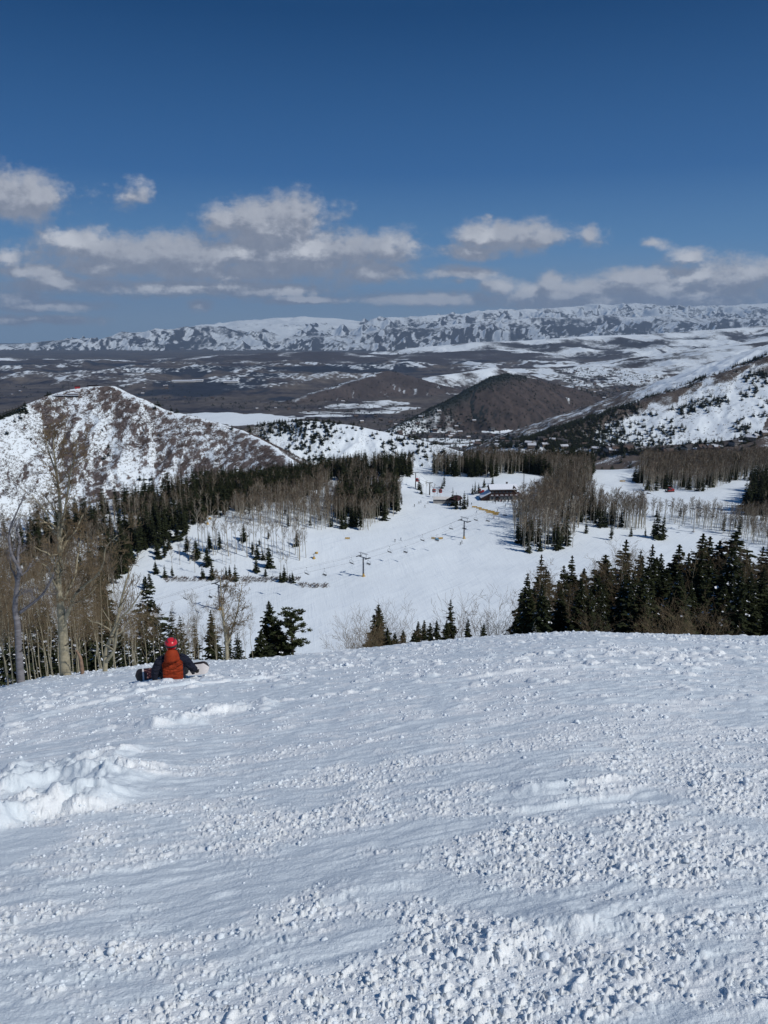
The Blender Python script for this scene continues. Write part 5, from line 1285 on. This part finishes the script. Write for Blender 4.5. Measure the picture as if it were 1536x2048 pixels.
def house_mesh(i, w=15, d=10, h=5):
    mb = MB(); mb.box((0, 0, h / 2), (w, d, h), HW[i]); gable_roof(mb, 0, 0, h, w, d, 3.2, HR[i], .3, .7)
    for k in range(4): mb.box((-w * .36 + k * w * .24, -d / 2 - .05, h * .5), (1.5, .1, 1.6), M_GLASS)
    return mb.mesh("house")
HM = [house_mesh(i) for i in range(3)]
nh = 0
for (poly, n, y0, y1), cnt, lb in zip(TOWNS, (150, 70, 90, 30, 60), ('tiny house in the distant town below the dark twin knolls', 'tiny house in the valley settlement beyond the frozen meadow', 'tiny house on the valley floor at the foot of the central dark hill', 'tiny house on the far plain behind the left ridge', 'small house among trees at the foot of the right-hand mountain')):
    P = region_pts(cnt, poly, y0, y1)
    for q in P[:int(cnt * .8)]:
        if nh >= 290: break
        k = rng.uniform(.8, 1.5) * (1 if q[1] < 3000 else 1.35)
        o = link_obj("house", HM[nh % 3], None, (q[0], q[1], q[2] - .6), rng.uniform(-.6, .6), k); tag(o, lb, 'house', lb.replace('tiny house', 'houses').replace('small house', 'houses')); nh += 1
for i, (x, y) in enumerate([(368, 764), (395, 763), (462, 765)]):
    p = gp(x, y, y0=3000, y1=20000); r = empty("warehouse", p, .1); mb = MB(); mb.box((0, 0, 8), ([230, 110, 140][i], 90, 16), M_WHITE); mb.build("wall", r); mb = MB(); mb.box((0, 0, 16.6), ([236, 114, 144][i], 95, 1.2), M_TSNOW); mb.build("roof", r)
    tag(r, ['longest white warehouse', 'middle one of the three white warehouses', 'rightmost of the three white warehouses'][i] + ' on the far plain', 'warehouse')

# ------------------------------------------------------------------ seated snowboarder
PP = fpt(347, 1359); PZ = float(Hfore(np.array([PP.x]), np.array([PP.y]))[0] + Dfore(np.array([PP.x]), np.array([PP.y]))[0])
person = empty("person", (PP.x, PP.y, PZ - .02), math.atan2(-PP.x, PP.y) * 1.0)
def blob(name, fn, mt, vox, sm=4, parent=person):
    mb = MB(); fn(mb); o = mb.build(name, parent, smooth_=True)
    m = o.modifiers.new("r", 'REMESH'); m.mode = 'VOXEL'; m.voxel_size = vox; m.use_smooth_shade = True
    m2 = o.modifiers.new("s", 'SMOOTH'); m2.iterations = sm; m2.factor = .5
    o.data.materials.clear(); o.data.materials.append(mt); return o
M_PANTS = simple("dark_trousers", (.022, .024, .032), (.015, .016, .022), 8, .85)
M_SKIN = simple("skin", (.50, .30, .22), (.46, .27, .2), 8, .6)
def body(mb):
    mb.ball((0, .06, .10), (.18, .12, .12), M_PANTS); mb.tube([(0, .02, .08), (0, 0, .3), (0, .03, .5), (0, .05, .58)], [.12, .12, .12, .06], M_PANTS, 12)
    mb.tube([(0, .04, .52), (0, .06, .68)], [.065, .06], M_PANTS, 10); mb.ball((0, .08, .77), (.085, .10, .12), M_PANTS); mb.ball((0, .18, .75), (.018, .03, .03), M_PANTS, 8, 6)
    for s in (-1, 1):
        mb.tube([(s * .1, .05, .09), (s * .22, .42, .14), (s * .27, .70, -.18)], [.11, .085, .065], M_PANTS, 10)
        mb.tube([(s * .17, .03, .48), (s * .32, .02, .28), (s * .42, .0, .07)], [.07, .055, .04], M_PANTS, 8)
    mb.tube([(-.27, .70, -.1), (-.27, .72, -.26), (-.29, .80, -.26)], [.07, .075, .05], M_PANTS, 8); mb.tube([(.27, .70, -.1), (.27, .72, -.2), (.29, .80, -.2)], [.07, .075, .05], M_PANTS, 8)
blob("body", body, M_PANTS, .02)
m_j, b = mat("jacket_orange_navy"); o_ = objco(); sx = nt_cur.nodes.new('ShaderNodeSeparateXYZ'); link(o_, sx.inputs[0])
ax_ = mathn('ABSOLUTE', mathn('ADD', sx.outputs[0], 0.0)); yoke = mathn('SUBTRACT', 0.475, mathn('MULTIPLY', mathn('POWER', mathn('MAXIMUM', mathn('SUBTRACT', ax_, .12), 0.0), 2.0), 9.0))
side = mathn('SUBTRACT', .205, mathn('MULTIPLY', mathn('SUBTRACT', .3, sx.outputs[2]), .03))
isn = mathn('MAXIMUM', mathn('GREATER_THAN', ax_, side), mathn('GREATER_THAN', sx.outputs[2], yoke))
nj = noise(o_, 9, 3); setc(b, mixc(isn, mixc(smooth(nj, .3, .7), (.30, .036, .007), (.24, .028, .005)), (.010, .013, .028)), .75, .25)
nw = noise(vmath('MULTIPLY', o_, (1, 1, 3.2)).outputs[0], 4.5, 3, .5, .8); bumpn(b, nw, 1.0, .16)
def jacket(mb):
    # back panel widens at the hem, rounded shoulders, long sleeves propped out to the sides
    pts = [(0, .0, -.02), (0, -.01, .08), (0, .0, .22), (0, .02, .36), (0, .03, .46), (0, .04, .53), (0, .05, .58)]
    rx = [.25, .255, .235, .23, .225, .17, .09]
    vs = []; n = 20
    for p, r in zip(pts, rx):
        for k in range(n):
            a = 6.2832 * k / n; vs.append((p[0] + r * math.cos(a), p[1] + r * .66 * math.sin(a), p[2]))
    mb.add(vs, [(i * n + k, i * n + (k + 1) % n, (i + 1) * n + (k + 1) % n, (i + 1) * n + k) for i in range(len(pts) - 1) for k in range(n)] + [tuple(range(n))[::-1], tuple((len(pts) - 1) * n + k for k in range(n))], m_j)
    mb.tube([(-.15, .03, .49), (-.26, .02, .42), (-.34, .0, .28), (-.365, -.02, .17), (-.37, .0, .07)], [.09, .10, .085, .075, .062], m_j, 12)
    mb.tube([(.15, .03, .49), (.26, .02, .41), (.35, .0, .29), (.41, .02, .20), (.465, .04, .14)], [.09, .10, .085, .075, .06], m_j, 12)
blob("jacket", jacket, m_j, .016, 4)
M_HOOD = simple("hood_cloth", (.30, .036, .007), (.24, .028, .005), 9, .75, .25, bump=.03)
def hood(mb):
    mb.tube([(0, -.04, .46), (0, -.075, .53), (.0, -.07, .60), (.01, -.03, .68)], [.10, .165, .155, .11], M_HOOD, 16, flat=.85)
    mb.ball((-.06, -.09, .50), (.11, .08, .07), M_HOOD); mb.ball((.06, -.10, .51), (.10, .07, .07), M_HOOD)
blob("hood", hood, M_HOOD, .014, 3)
M_HELM = simple("helmet_shell", (.62, .022, .035), (.55, .018, .03), 3, .3, .5)
def helmet(mb):
    mb.ball((0, .06, .795), (.130, .152, .112), M_HELM, 24, 14); mb.tube([(0, .05, .685), (0, .05, .75)], [.10, .118], M_HELM, 20)
hm = blob("helmet", helmet, M_HELM, .010, 3)
for k in range(3):
    mb = MB(); mb.box((-.05 + k * .05, -.045 + abs(k - 1) * .008, .865), (.028, .02, .012), M_DARK, rx=-.6); mb.build("vent", hm)
for s in (-1, 1):
    mb = MB(); mb.tube([(s * .06, -.05, .86), (s * .075, .03, .895), (s * .07, .11, .89)], [.006, .011, .006], M_DARK, 6); mb.build("vent", hm)
mb = MB(); n = 28
vs = [((.134 + e) * math.cos(a), .06 + (.154 + e) * math.sin(a), z) for z, e in ((.745, -.004), (.785, .004)) for a in [6.2832 * k / n for k in range(n)]]
mb.add(vs, [(k, (k + 1) % n, n + (k + 1) % n, n + k) for k in range(n)], M_DARK); o = mb.build("goggle_strap", person, smooth_=True); so = o.modifiers.new("t", 'SOLIDIFY'); so.thickness = .008
M_GLOVE = simple("glove", (.012, .012, .014), None, 8, .8)
for s, c in ((-1, Vector((-.375, .02, .03))), (1, Vector((.485, .05, .10)))):
    def gl(mb):
        mb.ball(c, (.045, .06, .028), M_GLOVE)
        for k in range(4): mb.tube([c + Vector(((k - 1.5) * .022, .04, 0)), c + Vector(((k - 1.5) * .027, .085 + .01 * (k in (1, 2)), -.004)), c + Vector(((k - 1.5) * .029, .115 + .012 * (k in (1, 2)), -.022))], [.0125, .012, .009], M_GLOVE, 7)
        mb.tube([c + Vector((-s * .03, .0, 0)), c + Vector((-s * .065, .03, -.004)), c + Vector((-s * .072, .06, -.014))], [.015, .013, .010], M_GLOVE, 7)
    blob("glove", gl, M_GLOVE, .006, 1)
for s in (-1, 1):
    def boot(mb): z = -.05 if s > 0 else -.12; mb.tube([(s * .27, .66, z + .05), (s * .27, .72, z - .10), (s * .28, .86, z - .12)], [.075, .08, .055], M_GLOVE, 10)
    blob("boot", boot, M_GLOVE, .015, 2)
tag(person, 'seated snowboarder seen from behind in an orange and navy jacket and red helmet', 'person')
# snowboard strapped on, lying across in front
B0 = at(269, 1352, PP.y + .62); B1 = at(418, 1334, PP.y + .80); mid = (B0 + B1) / 2; bx = (B1 - B0); BL = bx.length; bx.normalize()
wv = Vector((0, .42, .91)); wv = (wv - bx * wv.dot(bx)).normalized(); nv = bx.cross(wv); R3 = Matrix((bx, wv, nv)).transposed()
m_b, b = mat("snowboard_base"); o_ = objco(); sx = nt_cur.nodes.new('ShaderNodeSeparateXYZ'); link(o_, sx.inputs[0]); X_ = sx.outputs[0]
nb_ = noise(vmath('MULTIPLY', o_, (1, 2.2, 1)).outputs[0], 9, 4, .7)
dark = mathn('LESS_THAN', X_, -.36); stripe = mathn('MULTIPLY', mathn('GREATER_THAN', X_, -.63), mathn('LESS_THAN', X_, -.595)); tip = mathn('GREATER_THAN', mathn('ADD', X_, mathn('MULTIPLY', sx.outputs[1], 1.2)), .80)
c = mixc(mathn('MULTIPLY', dark, mathn('LESS_THAN', nb_, .60)), (.62, .60, .60), (.035, .008, .012)); c = mixc(mathn('MULTIPLY', mathn('GREATER_THAN', nb_, .60), dark), c, (.62, .36, .30))
c = mixc(stripe, c, (.75, .75, .75)); edge_ = mathn('MULTIPLY', mathn('GREATER_THAN', X_, .30), mathn('GREATER_THAN', mathn('ADD', sx.outputs[1], mathn('MULTIPLY', nb_, .05)), .115))
c = mixc(mathn('MAXIMUM', mathn('MAXIMUM', tip, edge_), mathn('LESS_THAN', X_, -.63)), c, (.014, .010, .013)); c = mixc(stripe, c, (.75, .75, .75)); setc(b, c, .3, .5)
m_t = simple("snowboard_edge", (.012, .012, .014), None, 4, .35, .5)
mb = MB(); n = 40; V = []
for i in range(n + 1):
    x = -BL / 2 + BL * i / n; e = abs(x) / (BL / 2); hw = .145 - .022 * math.cos(e * 1.57) ; 
    if e > .84: hw *= math.sqrt(max(0.0, 1 - ((e - .84) / .16) ** 2))
    hw = max(hw, .006); lift = -.06 * max(0, (e - .80) / .20) ** 1.8
    for y in (-1, 1):
        for z in (0, -.012): V.append((x, y * hw, z + lift))
F = []; Fm = []
for i in range(n):
    a = i * 4; c_ = a + 4
    F += [(a, c_, c_ + 2, a + 2)]; Fm.append(0); F += [(a + 1, a + 3, c_ + 3, c_ + 1), (a, a + 1, c_ + 1, c_), (a + 2, c_ + 2, c_ + 3, a + 3)]; Fm += [1, 1, 1]
me = bpy.data.meshes.new("snowboard"); me.from_pydata(V, [], F); me.materials.append(m_b); me.materials.append(m_t); me.polygons.foreach_set('material_index', Fm); me.update()
board = bpy.data.objects.new("snowboard", me); COL.objects.link(board); board.matrix_world = Matrix.Translation(mid) @ R3.to_4x4()
tag(board, 'snowboard with dark maroon tail and white nose propped on edge at the seated snowboarder\'s feet', 'snowboard')
for x in (-.27, .27):
    mb = MB(); mb.box((x, 0, -.05), (.13, .24, .03), M_DARK); mb.box((x, .1, -.12), (.16, .03, .16), M_DARK); mb.tube([(x, -.1, -.06), (x, -.08, -.14), (x, .04, -.17), (x, .1, -.1)], .018, M_DARK, 6); mb.build("binding", board)

# ------------------------------------------------------------------ loose snow chunks
def chunks():
    r = np.random.RandomState(3); nC = 190000
    a = r.uniform(-1.05, 1.05, nC); rr = np.exp(r.uniform(math.log(1.25), math.log(34), nC)); x = rr * np.sin(a); y = rr * np.cos(a)
    m = seg_density(x, y); cl = fbm(x / .35, y / .35, 3, 88)
    keep = r.rand(nC) < np.clip(m * .9 + cl * .9 - .25, 0.004, .9) * .65; x, y, rr, m = x[keep], y[keep], rr[keep], m[keep]; n = len(x)
    s = np.exp(r.randn(n) * .50) * .0025 * (1 + rr * .30); s = np.clip(s, .002, .015 + .0019 * rr)
    s = s * (1 + .5 * sst(x - .35 * y, .2, 1.2) * sst(-y, -4, -2))
    z = Hfore(x, y) + Dfore(x, y)
    import bmesh
    bm = bmesh.new(); bmesh.ops.create_icosphere(bm, subdivisions=2, radius=1); V0 = np.array([v.co[:] for v in bm.verts]); F0 = np.array([[v.index for v in f.verts] for f in bm.faces]); bm.free()
    bm = bmesh.new(); bmesh.ops.create_icosphere(bm, subdivisions=1, radius=1); V1 = np.array([v.co[:] for v in bm.verts]); F1 = np.array([[v.index for v in f.verts] for f in bm.faces]); bm.free()
    big = s / rr > .0075; Vs = []; Fs = []; off_ = 0
    for V, F, sel in ((V0, F0, big), (V1, F1, ~big)):
        k = int(sel.sum()); nvv = len(V)
        vars_ = []
        for q in range(24):
            d = 1 + .42 * r.randn(14); ax = unit(r.randn(14, 3)); w = np.maximum(0, V @ ax.T - .3); vv = V * np.clip(1 + (w * (d - 1)).sum(1) * .9, .45, 1.6)[:, None]; vars_.append(vv * np.array([1, r.uniform(.7, 1.1), r.uniform(.55, .9)]))
        vars_ = np.array(vars_); vi = r.randint(24, size=k); th = r.uniform(0, 6.28, k); c, s_ = np.cos(th)[:, None], np.sin(th)[:, None]
        P = vars_[vi]; X = P[..., 0] * c - P[..., 1] * s_; Y = P[..., 0] * s_ + P[..., 1] * c; sz = s[sel][:, None]
        W_ = np.stack([X * sz + x[sel][:, None], Y * sz + y[sel][:, None], P[..., 2] * sz + z[sel][:, None] + sz * .05], -1)
        Vs.append(W_.reshape(-1, 3)); Fs.append((F[None] + (np.arange(k) * nvv)[:, None, None]).reshape(-1, 3) + off_); off_ += k * nvv
    me = mesh_np("snow_chunks", np.concatenate(Vs), np.concatenate(Fs), [M_SNOW], True)
    tag(link_obj("snow_chunks", me), 'crumbly white snow lumps strewn over the foreground slope', 'snow', None, 'stuff')
chunks()

# ------------------------------------------------------------------ haze
if HAZE > 0:
    m = bpy.data.materials.new("haze"); m.use_nodes = True; t = m.node_tree; t.nodes.clear()
    v = t.nodes.new('ShaderNodeVolumePrincipled'); v.inputs['Color'].default_value = (.52, .73, 1, 1); v.inputs['Density'].default_value = HAZE; v.inputs['Anisotropy'].default_value = 0.1
    oo = t.nodes.new('ShaderNodeOutputMaterial'); t.links.new(v.outputs[0], oo.inputs['Volume'])
    mb = MB(); mb.box((0, 27500, -250), (92000, 70000, 3900), m); o = mb.build("haze"); tag(o, 'thin blue air haze over the distant mountains', 'haze', None, 'stuff')
